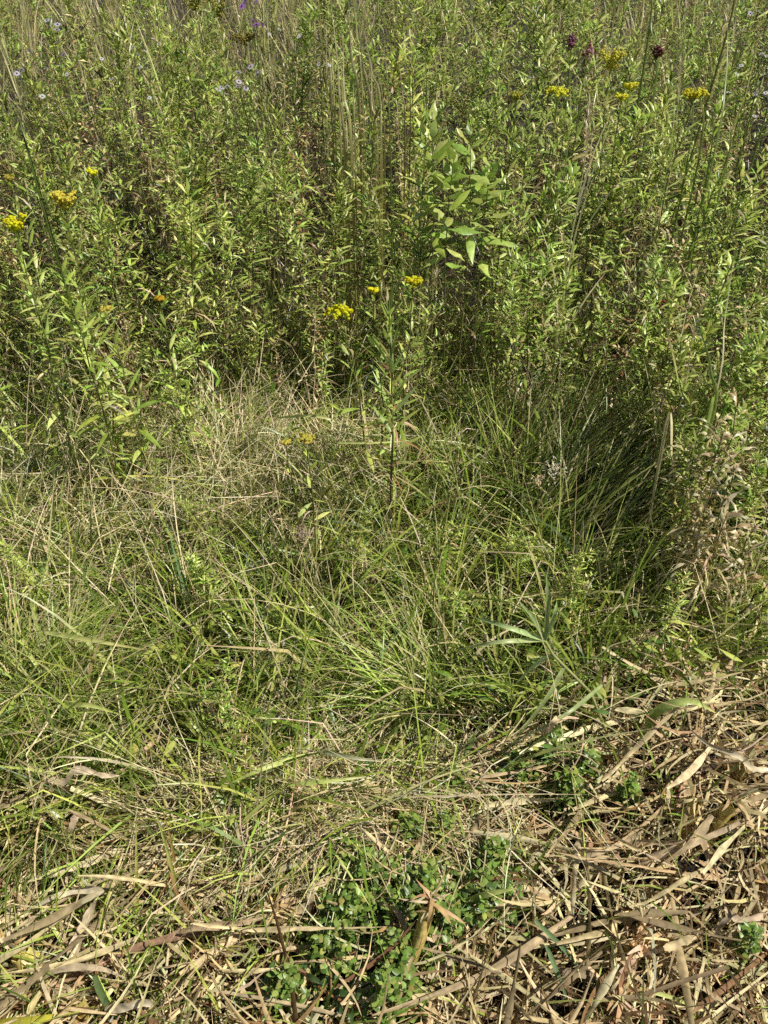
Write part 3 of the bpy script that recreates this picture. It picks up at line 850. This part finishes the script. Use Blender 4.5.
# ------------------------------------------------------------------ reed shoot with blue green leaves
b = H(612, 745, 0.0)
t = thing('reed_shoot', 'leaning reed shoot with long blue green pointed leaves over the grass', 'reed', b)
node = H(553, 655, 0.34); node2 = H(545, 640, .37)
P = np.array([b, H(590, 692, .20), node, node2]) - b
G = Geo(); G.add(*tubes(P, [.0035, .0033, .003, .002], (0.42, 0.42, 0.16), 6)); obj('stem', G, M_STEM, t)
BG = (0.46, 0.57, 0.24)
for pts, w in (([node2, H(510, 628, .45), H(470, 616, .44)], .014), ([node2, H(500, 642, .43), H(454, 650, .38)], .012), ([node2, H(533, 618, .46), H(515, 597, .52)], .012),
               ([node2, H(548, 600, .50), H(546, 570, .55)], .012), ([node2, H(554, 615, .45), H(557, 600, .48)], .013),
               ([node, H(535, 665, .30), H(505, 695, .2)], .011), ([H(565, 665, .30), H(545, 700, .25), H(500, 760, .12)], .013),
               ([H(602, 685, .2), H(565, 715, .24), H(512, 744, .18)], .011)):
    V, F, C, _ = path_strip(np.array(pts) - b, w * .8, vary(BG, 1, .1)[0], vary(BG, 1, .1)[0], 'grass', twist=U(-.4, .4), up=FACE)
    obj('leaf', (V, F, C), M_LEAF, t)

# a red-stemmed leafy shoot lying along the bottom
b = H(262, 955, 0.03); tp = H(372, 1014, 0.07)
t = thing('leafy_shoot', 'red stemmed shoot with dark willow-like leaves sprawling along the bottom', 'shoot', b)
P = np.array([b, H(300, 975, .06), H(335, 998, .08), tp]) - b
G = Geo(); G.add(*tubes(P, [.003, .0028, .0025, .002], (0.30, 0.15, 0.06), 6)); obj('stem', G, M_STEM, t)
for (x0, y0), (x1, y1) in (((285, 966), (282, 1000)), ((297, 973), (318, 956)), ((300, 975), (325, 985)), ((318, 988), (340, 975)), ((325, 992), (362, 998)), ((335, 1000), (344, 1020)),
                           ((345, 1003), (370, 995)), ((350, 1008), (352, 1026)), ((275, 960), (262, 1000)), ((240, 980), (236, 1010))):
    p0, p1 = H(x0, y0, .07), H(x1, y1, .08)
    V, F, C, _ = path_strip(np.array([p0, (p0 + p1) / 2 + [0, 0, .012], p1]) - b, .012, vary((0.10, 0.17, 0.05), 1)[0], None, 'lance', n=8, up=FACE)
    obj('leaf', (V, F, C), M_LEAF, t)


# ------------------------------------------------------------------ flowers
def plume(Gf, top, size, flat=0.4, n=160, col=GOLD, nbr=7):
    """a goldenrod head: arching sprays set with small florets; top is the tip of the stem."""
    top = np.asarray(top, float)
    m = max(6, n // nbr)
    for k in range(nbr):
        a = k * 2.4 + U(-.3, .3)
        l = size * U(0.6, 1.0)
        r = np.linspace(0.12, 1, m)
        up = (1 - flat) * r * 1.2 - 0.55 * flat * r ** 2 + 0.15
        p = top + np.stack([np.cos(a) * r * l * (0.45 + 0.55 * flat), np.sin(a) * r * l * (0.45 + 0.55 * flat), up * l - 0.3 * size], -1) + rng.normal(0, size * 0.07, (m, 3))
        Gf.add(*blobs(p, U(0.003, 0.0055, m), vary(col, m, 0.12, 0.04)))
    m = 2 * nbr


def hero(px, py, Y, label, name='goldenrod_plant', H0=None, base_dx=0.0, base_dy=0.0, leafL=0.085, leafW=0.013, nleaf=46, cols=None, w=None, stemc=(0.16, 0.14, 0.05), s0=0.2, flower=None, droop=0.6, dead=0.2, curl=0.0, rad=0.0035, cat='goldenrod', group=None, split=False, extra=None, low=1.6, topth=.45, prof='lance', deadcol=TAN):
    tp = at_y(px, py, Y)
    bx, by = tp[0] + base_dx, Y + base_dy
    b = np.array([bx, by, float(gz(bx, by))])
    t = thing(name, label, cat, b, group)
    P = axis_path((0, 0, -.02), tp - b, 0.02, 10, 0.004)
    G = Geo(); G.add(*tubes(P, np.linspace(rad, rad * 0.4, 10), stemc, 6, c1=(0.15, 0.18, 0.05))); obj('stem', G, M_STEM, t)
    cf = cols_of(cols or [G_MID, G_YEL, G_LIME], w or [3, 4, 2])
    if nleaf:
        if split:
            G = Geo(); leaves_on(G, P, nleaf, s0, 0.98, leafL, leafW, low, topth, droop, cf, dead=dead, deadcol=deadcol, nseg=5, fold=0.3, prof=prof, curl=curl)
            V, F, C = G.arrays()
            nv, nf = len(V) // nleaf, len(F) // nleaf
            for k in range(nleaf):
                obj('leaf', (V[k * nv:(k + 1) * nv], F[:nf], C[k * nv:(k + 1) * nv]), M_LEAF, t)
        else:
            G = Geo(); leaves_on(G, P, nleaf, s0, 0.98, leafL, leafW, low, topth, droop, cf, dead=dead, deadcol=deadcol, nseg=6 if curl else 4, fold=0.3, prof=prof, curl=curl)
            obj('foliage', G, M_LEAF, t)
    if flower:
        G = Geo(); plume(G, P[-1], **flower); obj('flower_head', G, M_FLOWER, t)
    if extra: extra(t, P, b)
    return t


DULL = (0.75, 0.64, 0.11)
# the tall stem in the middle of the picture and its three flowering neighbours
hero(389, 300, 1.78, 'tall dark stemmed goldenrod with drying leaves standing alone in the centre', base_dx=0.0, base_dy=-0.02, nleaf=60, leafL=.096, leafW=.0125, cols=[G_YEL, (0.34, .42, .12), G_LIME, TAN], w=[3, 4, 1.5, .8], stemc=(0.13, 0.05, 0.035), s0=.40, split=True, droop=0.25, dead=.25, rad=.0052, low=1.1, topth=.3, deadcol=(0.45, 0.28, 0.12))
hero(339, 306, 1.95, 'goldenrod with a wide flat bright yellow flower head left of the centre stem', base_dx=0.10, base_dy=-.05, flower=dict(size=.042, flat=.85, n=240, nbr=9), nleaf=20, s0=.35)
hero(374, 291, 1.98, 'goldenrod with the smallest yellow tuft directly above the centre stem', base_dx=0.03, flower=dict(size=.02, flat=.4, n=80, nbr=5), nleaf=36, leafL=.06)
hero(414, 281, 1.95, 'goldenrod with a bright yellow tuft just right of the centre stem', base_dx=-0.05, flower=dict(size=.03, flat=.55, n=170), nleaf=34, leafL=.06)
hero(306, 437, 1.62, 'low goldenrod with fading ochre flowers in the pale grass', base_dx=0.0, flower=dict(size=.028, flat=.7, n=150, col=DULL), nleaf=14, leafL=.05)
hero(286, 442, 1.60, 'low ochre flowered goldenrod left of its fading neighbour', base_dx=0.02, flower=dict(size=.016, flat=.6, n=60, col=DULL, nbr=5), nleaf=10, leafL=.05)
# left
hero(15, 226, 1.95, 'goldenrod with a bright yellow pointed plume at the left edge', base_dx=-.05, flower=dict(size=.045, flat=.35, n=260), nleaf=60)
hero(64, 203, 2.15, 'goldenrod with a tall dull ochre plume near the left edge', base_dx=.02, flower=dict(size=.062, flat=.3, n=300, col=(0.92, 0.76, 0.12), nbr=9), nleaf=54)
hero(93, 173, 2.4, 'goldenrod with a small yellow tuft above the ochre plume', flower=dict(size=.024, flat=.4, n=90, nbr=5), nleaf=44)
hero(10, 180, 2.4, 'goldenrod with a faint half opened yellow tip at the left edge', flower=dict(size=.022, flat=.3, n=50, nbr=5, col=(.6, .52, .08)), nleaf=44)
hero(104, 308, 1.9, 'goldenrod with a dull yellow tuft half hidden in the left weeds', flower=dict(size=.024, flat=.6, n=70, col=DULL, nbr=5), nleaf=30)
hero(159, 298, 2.0, 'goldenrod with one small golden tuft low among the left weeds', flower=dict(size=.02, flat=.6, n=80, nbr=5, col=(.75, .5, .03)), nleaf=30)
hero(78, 285, 1.93, 'red stemmed goldenrod with lime leaves drooping low at the left', base_dx=-.04, base_dy=0.0, nleaf=74, leafL=.085, leafW=.0115, cols=[G_LIME, G_YEL, G_MID], w=[2, 3, 3], stemc=(0.22, 0.07, 0.04), s0=.18, split=True, droop=0.9, dead=.12, deadcol=(.55, .48, .06), low=1.9)
hero(60, 262, 1.85, 'leafy goldenrod behind the red stemmed one at left', base_dx=.03, nleaf=60, leafL=.09, cols=[G_MID, G_YEL], w=[3, 2])
hero(128, 330, 1.95, 'pale stalk rising right of the red stemmed goldenrod', name='leafy_weed', cat='weed', base_dx=-.08, nleaf=14, leafL=.10, leafW=.012, stemc=(.25, .3, .1), s0=.3)
# right
hero(558, 87, 2.75, 'goldenrod with a flat golden head beside the brown stalks', flower=dict(size=.048, flat=.8, n=170, col=(1.0, .90, .08)), nleaf=50, leafL=.075)
hero(517, 98, 2.8, 'goldenrod just opening with a tiny yellow tip right of the broad leaves', flower=dict(size=.03, flat=.3, n=80, nbr=5, col=(.6, .55, .08)), nleaf=50, leafL=.075)
hero(611, 64, 2.8, 'goldenrod with a loose orange plume, the highest of the right group', flower=dict(size=.075, flat=.25, n=260, col=(1.0, 0.84, 0.16), nbr=9), nleaf=56, leafL=.075, cols=[G_LIME, G_YEL], w=[3, 3])
hero(630, 86, 2.72, 'goldenrod with a round golden tuft under the loose orange plume', flower=dict(size=.036, flat=.5, n=140, col=(1.0, .90, .08)), nleaf=46, leafL=.07)
hero(622, 97, 2.68, 'goldenrod with a small golden tuft lowest in the right group', flower=dict(size=.028, flat=.5, n=110, col=(1.0, .90, .08)), nleaf=46, leafL=.07, cols=[G_LIME, G_YEL], w=[3, 3])
hero(695, 93, 2.7, 'goldenrod with a golden head and pale stalk near the right cattails', flower=dict(size=.06, flat=.55, n=240, col=(1.0, .87, .08)), nleaf=60, leafL=.075, cols=[G_LIME, (0.3, .36, .12)], w=[3, 3])
hero(195, 6, 3.9, 'tall pale goldenrod with a lemon green plume at the top left', flower=dict(size=.12, flat=.15, n=260, col=(0.58, 0.56, 0.09), nbr=9), nleaf=56, leafL=.08, cols=[G_LIME, (.4, .4, .1)], w=[2, 2])
hero(219, 14, 3.9, 'slim lemon green budding goldenrod at the top left', flower=dict(size=.08, flat=.1, n=120, col=(0.50, 0.48, 0.09), nbr=6), nleaf=50, leafL=.08, cols=[G_LIME, (.4, .4, .1)], w=[2, 2])
hero(243, 38, 3.6, 'goldenrod going to seed with a dull mustard head at the top', flower=dict(size=.085, flat=.5, n=190, col=(0.42, 0.36, 0.09), nbr=9), nleaf=44, leafL=.07)

# two broad-leaved stems
hero(432, 112, 2.45, 'broad leaved plant with large oval leaves, tallest and leftmost of its clump', name='broad_leaved_weed', cat='weed', nleaf=26, leafL=.100, leafW=.030, curl=.35, cols=[(0.38, .50, .10), (0.54, .62, .17), (.25, .36, .06)], w=[2, 2, 1], split=True, s0=.68, low=1.7, topth=.6, droop=.35, prof='ovate', dead=0)
hero(470, 128, 2.5, 'broad leaved plant with large oval leaves, second tallest of its clump', name='broad_leaved_weed', cat='weed', nleaf=24, leafL=.100, leafW=.030, curl=.35, cols=[(0.38, .50, .10), (0.54, .62, .17), (.25, .36, .06)], w=[2, 2, 1], split=True, s0=.68, low=1.7, topth=.6, droop=.35, prof='ovate', dead=0)
hero(455, 152, 2.4, 'broad leaved plant with large oval leaves, the shortest of the three, standing between the others', name='broad_leaved_weed', cat='weed', nleaf=18, leafL=.100, leafW=.030, curl=.35, cols=[(0.38, .50, .10), (0.54, .62, .17), (.25, .36, .06)], w=[2, 2, 1], split=True, s0=.68, low=1.7, topth=.6, droop=.35, prof='ovate', dead=0)
hero(492, 160, 2.5, 'broad leaved plant standing lowest at the right end of the broad leaved clump', name='broad_leaved_weed', cat='weed', nleaf=16, leafL=.100, leafW=.030, curl=.35, cols=[(0.38, .50, .10), (0.54, .62, .17), (.25, .36, .06)], w=[2, 2, 1], split=True, s0=.68, low=1.7, topth=.6, droop=.35, prof='ovate', dead=0)
hero(742, 480, 1.62, 'dark leaved plant with whorled oval leaves at the right edge', name='broad_leaved_weed', cat='weed', nleaf=16, leafL=.07, leafW=.02, cols=[(0.12, .21, .06), (0.18, .27, .09)], w=[2, 2], split=True, s0=.5, low=1.5, topth=1.1, droop=.3, prof='lance', dead=0)

# heads of other colours
def cluster_head(col, size, n, r):
    def f(t, P, b):
        G = Geo()
        p = P[-1] + rng.normal(0, 1, (n, 3)) * np.array([.5, .5, .55]) * size
        G.add(*blobs(p, U(r * .7, r * 1.2, n), vary(col, n, .3, .08)))
        obj('flower_head', G, M_FLOWER, t)
    return f


hero(572, 42, 3.0, 'tall weed with a dusky burgundy seed head at the top right', name='joe_pye_weed', cat='weed', nleaf=24, stemc=(.16, .07, .05), extra=cluster_head((0.52, 0.27, 0.29), .014, 70, .005))
hero(589, 50, 3.0, 'tall weed with a smaller burgundy head right of the dusky one', name='joe_pye_weed', cat='weed', nleaf=20, stemc=(.16, .07, .05), extra=cluster_head((0.52, 0.27, 0.29), .017, 36, .005))
hero(658, 52, 3.0, 'dark brown dried seed head on a thin stalk at the top right', name='dried_seed_stalk', cat='weed', nleaf=10, stemc=(.16, .1, .05), extra=cluster_head((0.22, 0.10, 0.08), .013, 70, .006))
hero(661, 300, 2.2, 'dock with a dark red seed spike half hidden in the right weeds', name='dock_plant', cat='weed', nleaf=8, stemc=(.14, .06, .04), extra=lambda t, P, b: (lambda G: (G.add(*blobs(on_path(P, U(.84, 1.0, 80)) + rng.normal(0, .006, (80, 3)), U(.003, .006, 80), vary((0.26, 0.055, 0.045), 80, .3))), obj('seed_spike', G, M_FLOWER, t)))(Geo()))

# daisies: little aster flowers with ray petals
def aster_mesh(pet, cen, r, npet=13):
    Gp = Geo(); a = np.arange(npet) / npet * 6.283
    Gp.add(*strips(np.zeros((npet, 3)) + np.stack([np.cos(a), np.sin(a), 0 * a], -1) * r * .2, a, U(1.35, 1.6, npet), r * .85, r * .30, 2, 0.2, prof='lance', c0=vary(pet, npet, .1, .03), floor=False))
    Gc = Geo(); Gc.add(*blobs(rng.normal(0, r * .1, (12, 3)) + [0, 0, r * .06], r * .13, vary(cen, 12, .15)))
    return mesh('petals', Gp.arrays(), M_FLOWER), mesh('flower_centre', Gc.arrays(), M_FLOWER)


AW = [aster_mesh((0.90, 0.87, 0.92), (0.55, 0.4, 0.08), .009) for _ in range(2)]
AL = [aster_mesh((0.76, 0.68, 0.88), (0.45, 0.33, 0.1), .0115) for _ in range(2)]
AP = [aster_mesh((0.62, 0.32, 0.80), (0.45, 0.18, 0.55), .014, 22)]


def asters(px, py, Y, label, n, spread, meshes, cat='aster', name='aster_plant', sc=1.0):
    def f(t, P, b):
        for k in range(n):
            o = P[-1] + (np.array([rng.normal(0, spread), rng.normal(0, spread), rng.normal(0, spread * .8)]) if n > 1 else 0)
            q = P[-3]
            G = Geo(); G.add(*tubes(axis_path(q, o, .05, 4, .002), .0009, (.13, .14, .05), 4)); s_ = obj('stalk', G, M_STEM, t)
            pm, cm = meshes[k % len(meshes)]
            e = bpy.data.objects.new('flower', pm); COL.objects.link(e); e.parent = t
            e.location = tuple(o); e.rotation_euler = (U(.2, .9), U(-.4, .4), U(0, 6)); e.scale = (sc,) * 3
            c = bpy.data.objects.new('flower_centre', cm); COL.objects.link(c); c.parent = e
    return hero(px, py, Y, label, name=name, cat=cat, nleaf=40, leafL=.04, leafW=.008, extra=f, s0=.35)


asters(50, 26, 3.7, 'lilac aster alone at the top left corner', 3, .012, AL, sc=1.3)
asters(47, 53, 3.3, 'lilac asters in a row under the top left corner', 5, .035, AL)
asters(135, 42, 3.4, 'white asters in a loose cluster at the top left', 6, .04, AW)
asters(158, 41, 3.5, 'pale asters right of the white cluster at the top left', 5, .04, AW)
asters(40, 92, 2.9, 'bright white asters, two close together at left', 3, .016, AW, sc=1.25)
asters(115, 65, 3.2, 'faint pale asters under the white cluster', 4, .035, AW)
asters(60, 70, 3.1, 'faint pale aster heads between the lilac and the bright white ones', 3, .02, AW)
asters(22, 78, 3.1, 'pink tinged asters at the left edge', 3, .025, AL)
asters(150, 82, 3.0, 'pale asters low in the upper left weeds', 3, .03, AW)
asters(258, 64, 3.2, 'lilac asters under the purple heads', 4, .025, AL, sc=1.2)
asters(248, 80, 3.1, 'grey lilac asters left of the middle', 4, .03, AL)
asters(223, 90, 3.0, 'fading pink asters beside the grey lilac ones', 4, .03, AL)
asters(286, 38, 3.5, 'white asters right of the purple heads', 6, .04, AW)
asters(320, 62, 3.2, 'tiny white asters scattered left of the dry reeds', 3, .03, AW)
asters(752, 62, 2.9, 'white asters at the top right edge', 6, .035, AW)
asters(757, 84, 2.7, 'white asters down the right edge in a column', 6, .03, AW)
asters(755, 104, 2.6, 'lowest white asters of the right edge column', 4, .02, AW)
asters(752, 14, 3.4, 'pale pink asters in the top right corner', 5, .03, AL)
asters(532, 82, 2.9, 'single whitish aster right of the broad leaves', 2, .012, AW)
asters(257, 21, 3.6, 'purple thistle-like flower head at the top', 3, .014, AP, name='knapweed', cat='purple flower', sc=1.25)
asters(247, 3, 3.8, 'purple flower heads touching the top edge', 3, .016, AP, name='knapweed', cat='purple flower', sc=1.25)
asters(308, 744, 1.19, 'single pale lilac aster with yellow centre low in the grass', 1, 0, [aster_mesh((0.7, 0.66, 0.78), (0.8, .5, .03), .0125)], sc=1.0)
asters(577, 604, 1.50, 'small white flower head by the reed shoot', 2, .008, AW, sc=.9)

def fluff(col, size, n):
    def f(t, P, b):
        G = Geo()
        G.add(*strips(P[-1] + rng.normal(0, size * .5, (n, 3)), U(0, 6.28, n), U(0, 2.4, n), U(.006, .018, n), U(.0015, .004, n), 2, U(-.5, .8, n), prof='lance', c0=vary(col, n, .25), floor=False))
        obj('seed_head', G, M_DRY, t)
    return f


for px, py, Y, lab, col, size, n in ((556, 470, 1.75, 'dried stalk with a pale fluffy seed head over the dark sedge', (.66, .58, .42), .030, 130), (302, 536, 1.48, 'low stalk with a greyish brown seed head in the middle grass', (.40, .30, .20), .022, 110),
                                     (124, 578, 1.5, 'low stalk with a small brown seed head in the left grass', (.34, .22, .15), .012, 60), (537, 480, 1.7, 'thin stalk with tan seeds left of the pale fluffy head', (.56, .44, .26), .016, 70)):
    hero(px, py, Y, lab, name='dried_seed_stalk', cat='weed', nleaf=6, leafL=.05, leafW=.006, cols=[TAN, OLIVE], w=[1, 1], stemc=(.4, .3, .16), rad=.002, extra=fluff(col, size, n))

# ------------------------------------------------------------------ cattails and reeds standing in the weeds
def cattail(label, blades, name='cattail_clump', cat='cattail'):
    if name == 'cattail_clump':        # they stand back among the weeds
        blades = [([(a, b, c - 0.12) for a, b, c in pts], w * 0.46, c0, c1) for pts, w, c0, c1 in blades]
    pts0 = [at_y(*q) for q in blades[0][0]]
    foot = np.array([pts0[-1][0], pts0[-1][1], 0]); foot[2] = float(gz(foot[0], foot[1]))
    t = thing(name, label, cat, foot)
    for pts, w, c0, c1 in blades:      # points listed from the tip downwards
        p = [at_y(*q) for q in pts][::-1]
        root = p[0].copy(); root[2] = float(gz(root[0], root[1])); root[:2] = root[:2] * .6 + foot[:2] * .4
        p = [root] + p
        V, F, C, _ = path_strip(np.array(p) - foot, w, c0, c1, 'grass', twist=U(-.5, .5), tw0=U(-.4, .4), n=18, up=(0, 1, 0))
        obj('leaf', (V, F, C), M_GRASS, t)
    return t


CG, CB, CD = (0.22, 0.30, 0.07), (0.38, 0.23, 0.08), (0.12, 0.17, 0.04)
cattail('tall cattail with one long blade dried orange toward its tip at the right', [([(764, 8, 2.75), (748, 88, 2.65), (733, 130, 2.6), (722, 185, 2.6)], .018, CG, CB), ([(728, 15, 2.9), (726, 82, 2.75), (712, 165, 2.65)], .016, CG, (0.3, .3, .12)), ([(768, 92, 2.6), (756, 150, 2.6)], .016, CG, CG), ([(712, 100, 2.7), (706, 180, 2.65)], .014, CG, G_MID)])
cattail('upright dark cattail blades behind the golden head at right', [([(698, 25, 2.95), (700, 90, 2.9), (698, 165, 2.85)], .017, CG, CB), ([(693, 62, 2.95), (687, 165, 2.85)], .014, CG, CG), ([(676, 85, 2.95), (668, 165, 2.9)], .012, CG, G_LIME)])
cattail('broad green cattail blades cut by the top edge right of centre', [([(652, -15, 3.4), (652, 30, 3.3), (655, 90, 3.2)], .022, CG, CD), ([(645, -10, 3.4), (648, 40, 3.3)], .018, CG, CG), ([(725, -10, 3.4), (728, 30, 3.3)], .020, CD, CB)])
cattail('brown dying cattail blades standing dark behind the broad leaves', [([(396, 45, 3.1), (402, 90, 3.0), (405, 150, 2.95)], .011, (.25, .15, .06), CB), ([(408, 40, 3.1), (410, 140, 2.95)], .012, (.2, .12, .05), CB), ([(383, 30, 3.1), (390, 140, 2.95)], .014, CD, OLIVE), ([(420, 10, 3.1), (426, 120, 2.95)], .010, CG, OLIVE)])
cattail('dark green cattail blades leaning at the left edge', [([(3, 108, 2.8), (18, 135, 2.7), (32, 165, 2.6)], .020, CD, CG), ([(20, 118, 2.8), (30, 160, 2.6)], .016, CD, G_MID)])
cattail('green blades between the burgundy head and the golden group', [([(560, 60, 3.0), (553, 130, 2.9)], .012, CD, OLIVE), ([(545, 95, 2.9), (556, 165, 2.8)], .010, CB, CB), ([(570, 70, 3.0), (566, 160, 2.8)], .011, CG, OLIVE)])
cattail('yellowing reed with green pointed leaves low at the right', [([(695, 318, 1.7), (705, 345, 1.66), (711, 375, 1.63), (712, 420, 1.6)], .009, G_YEL, (0.2, .36, .14)), ([(700, 480, 1.5), (704, 440, 1.55), (711, 405, 1.6)], .009, G_MID, (.2, .34, .13)), ([(675, 490, 1.45), (672, 455, 1.5), (668, 420, 1.6)], .008, STRAW, (0.55, 0.47, .15)), ([(735, 250, 1.75), (725, 320, 1.7), (715, 400, 1.62)], .005, STRAW, STRAW)], 'reed_stalk', 'reed')

for k, (x0, y0, x1, y1, Y) in enumerate(((330, -5, 341, 150, 3.0), (348, -8, 360, 120, 3.1), (355, -8, 372, 135, 3.05), (336, 75, 345, 160, 2.9), (362, 20, 381, 125, 3.0), (343, 40, 352, 150, 2.95), (372, 60, 378, 150, 2.95), (322, 10, 332, 120, 3.2))):
    lab = ['tallest dry reed stalk in the tan bunch left of top centre', 'dry reed stalk second in the tan bunch touching the top edge', 'pale dry reed stalk leaning right in the tan bunch', 'short wide dry reed blade low in the tan bunch', 'thin dry reed stalk on the right side of the tan bunch', 'dry reed stalk in the middle of the tan bunch', 'shortest dry reed stalk at the right end of the tan bunch', 'dry reed stalk at the left end of the tan bunch'][k]
    cattail(lab, [([(x0, y0, Y + .1), ((x0 + x1) / 2 + U(-3, 3), (y0 + y1) / 2, Y + .05), (x1, y1, Y)], U(.007, .013), OLIVE, STRAW), ([(x0 + 10, y0 + 40, Y + .1), (x1 + 3, y1, Y)], .006, OLIVE, TAN)], 'dry_reed', 'reed')

# ------------------------------------------------------------------ tussocks
def tussock(px, py, label, n, r, Lr, Wr, cols, w, azm, spread, thr, bendr, mat=None, tip=0.4):
    b = H(px, py, 0)
    t = thing('grass_tussock', label, 'tussock', b)
    a = U(0, 6.28, n); rr = r * np.sqrt(U(0, 1, n))
    base = np.stack([rr * np.cos(a), rr * np.sin(a), 0 * a], -1)
    c = vary(pick(cols, w, n), n); tp = c.copy(); m = rng.random(n) < tip; tp[m] = vary(TAN, m.sum())
    az = azm + rng.normal(0, spread, n) if spread < 3 else a + rng.normal(0, .5, n)
    G = Geo(); G.add(*strips(base, az, U(*thr, n), U(*Lr, n), U(*Wr, n), 7, U(*bendr, n), U(-.4, .4, n), U(-.4, .4, n), U(-.8, .8, n), c0=c, c1=tp, floor=False))
    V, F, C = G.arrays(); V[:, 2] = np.maximum(V[:, 2], 0.01)
    o = obj('blades', (V, F, C), mat or M_GRASS, t); tag(o, kind='stuff')
    return t


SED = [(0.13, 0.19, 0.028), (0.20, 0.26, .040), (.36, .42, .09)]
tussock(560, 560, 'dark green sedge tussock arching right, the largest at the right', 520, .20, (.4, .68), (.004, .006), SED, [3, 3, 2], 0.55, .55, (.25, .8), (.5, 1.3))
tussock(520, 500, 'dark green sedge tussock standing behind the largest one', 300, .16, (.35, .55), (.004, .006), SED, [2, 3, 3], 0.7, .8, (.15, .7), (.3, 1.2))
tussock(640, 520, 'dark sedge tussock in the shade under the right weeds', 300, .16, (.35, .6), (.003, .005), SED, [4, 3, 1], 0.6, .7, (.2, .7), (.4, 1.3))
tussock(430, 720, 'green grass tussock drooping to the left below the centre', 230, .08, (.22, .42), (.004, .0065), [G_MID, G_YEL, G_DARK], [3, 2, 2], 3.3, .9, (.15, .7), (.6, 1.6))
tussock(345, 800, 'green tussock with blades combed sideways above the straw', 220, .11, (.2, .36), (.004, .007), [G_MID, G_YEL, G_LIME], [3, 3, 1], 5.2, 1.2, (.4, 1.0), (.5, 1.2))
tussock(255, 500, 'pale straw green tussock in the bright patch left of centre', 420, .18, (.2, .42), (.003, .005), [(0.36, .40, .14), G_LIME, STRAW], [3, 3, 2], 0, 9, (.2, .8), (.5, 1.4), tip=.4)
tussock(40, 820, 'dark green tussock of fine blades at the left edge', 420, .12, (.18, .36), (.002, .004), [G_MID, G_DARK, G_YEL], [3, 3, 1], 0, 9, (.2, .8), (.4, 1.3))
tussock(30, 720, 'green tussock low at the left edge', 360, .12, (.25, .48), (.003, .006), [G_MID, G_YEL, G_LIME], [3, 3, 1], 0.3, 1.1, (.2, .7), (.5, 1.4))

# curled dead weeds in front of the bank on the right
for k, (px, py, Y, dx) in enumerate(((697, 520, 1.42, .01), (712, 545, 1.38, -.01), (688, 575, 1.38, .02), (706, 470, 1.45, 0), (728, 600, 1.34, 0), (720, 440, 1.47, .02), (682, 545, 1.42, .01), (740, 560, 1.36, 0), (700, 450, 1.5, .01), (718, 500, 1.4, 0))):
    lab = ['withered weed with pale curled hanging leaves beside the dark grass', 'withered weed with tan twisted leaves right of the pale curled one', 'short withered weed with hooked leaves at the foot of the right weeds', 'withered weed with crumpled tan leaves high in the right weeds', 'lowest withered weed near the straw at the right edge', 'withered weed at the top of the dry patch at right', 'withered weed nearest the dark sedge on the left of the dry patch', 'withered weed nearest the right edge with twisted tan leaves', 'tall withered weed leaning at the back of the dry patch', 'withered weed in the middle of the dry patch at right'][k]
    hero(px + 16, py - 34, Y, lab, name='withered_weed', cat='weed', base_dx=dx, nleaf=34, leafL=.11, leafW=.0105, curl=1.5, rad=.003, cols=[(0.78, .68, .40), TAN, (.50, .39, .18), OLIVE], w=[4, 3, 2, 1], stemc=(.26, .17, .08), s0=.25, droop=3.0, low=1.2, topth=.3, dead=.3, deadcol=STRAW)

# dark twigs at the right
for lab, a, b_ in (('dark bare twig slanting up to the right edge, the upper one', H(735, 615, .22), H(775, 578, .34)), ('dark bare twig slanting up to the right edge, the lower one', H(712, 662, .12), H(775, 640, .2))):
    G = Geo(); G.add(*tubes(axis_path((0, 0, 0), b_ - a, .05, 7, .004), np.linspace(.0028, .0014, 7), (.06, .03, .03), 5))
    o = obj('bare_twig', G, M_STEM); o.location = tuple(a); tag(o, lab, 'twig')

# ------------------------------------------------------------------ the same ground carried on outside the frame
def beyond(x, y): return (np.abs(x) > 0.55 * np.hypot(y, 1.5) + 0.12) | (y < 0.5)


n = 9000
q = scatter(n, -2.6, 2.8, -0.6, 1.5, lambda x, y: beyond(x, y) * (1 - fade(y, straw_edge(x), straw_edge(x) + 0.22)))
G = Geo()
c = vary(pick([(.62, .50, .26), (.68, .58, .33), (0.45, 0.34, 0.17), BROWN], [5, 3, 3.5, 2.5], n), n, 0.3)
G.add(*strips(np.stack([q[:, 0], q[:, 1], gz(*q.T) + U(0.0, 0.09, n)], -1), 0.5 + rng.normal(0, 0.9, n) + np.pi * rng.integers(0, 2, n), U(1.2, 1.75, n), U(0.06, 0.3, n), U(0.003, 0.013, n), 5, U(-.5, .5, n), U(-1, 1, n), U(-1, 1, n), U(-1.5, 1.5, n), prof='strip', c0=c, fold=.4, rag=.2))
tag(obj('straw_litter', G, M_DRY), 'reed litter of the mown strip continuing past the picture edge', 'litter', kind='stuff')
n = 7000
q = scatter(n, -3.4, 3.4, 0.6, 3.4, lambda x, y: (np.abs(x) > 0.6 * np.hypot(y, 1.5) + 0.1) * fade(y, straw_edge(x), straw_edge(x) + 0.25) * clump(x, y))
G = Geo()
c = vary(pick([K_MID, K_YEL, K_LIME, K_DARK, TAN], [4, 3, 2, 2, 3], n), n)
G.add(*strips(np.stack([q[:, 0], q[:, 1], gz(*q.T)], -1), flow(*q.T) + rng.normal(0, 1, n), U(0.0, 0.8, n), U(0.15, 0.45, n), U(0.003, 0.007, n), 5, U(0.3, 1.5, n), U(-.5, .5, n), 0, U(-1, 1, n), c0=c))
tag(obj('meadow_grass', G, M_GRASS), 'meadow grass continuing past the picture edges', 'grass', kind='stuff')
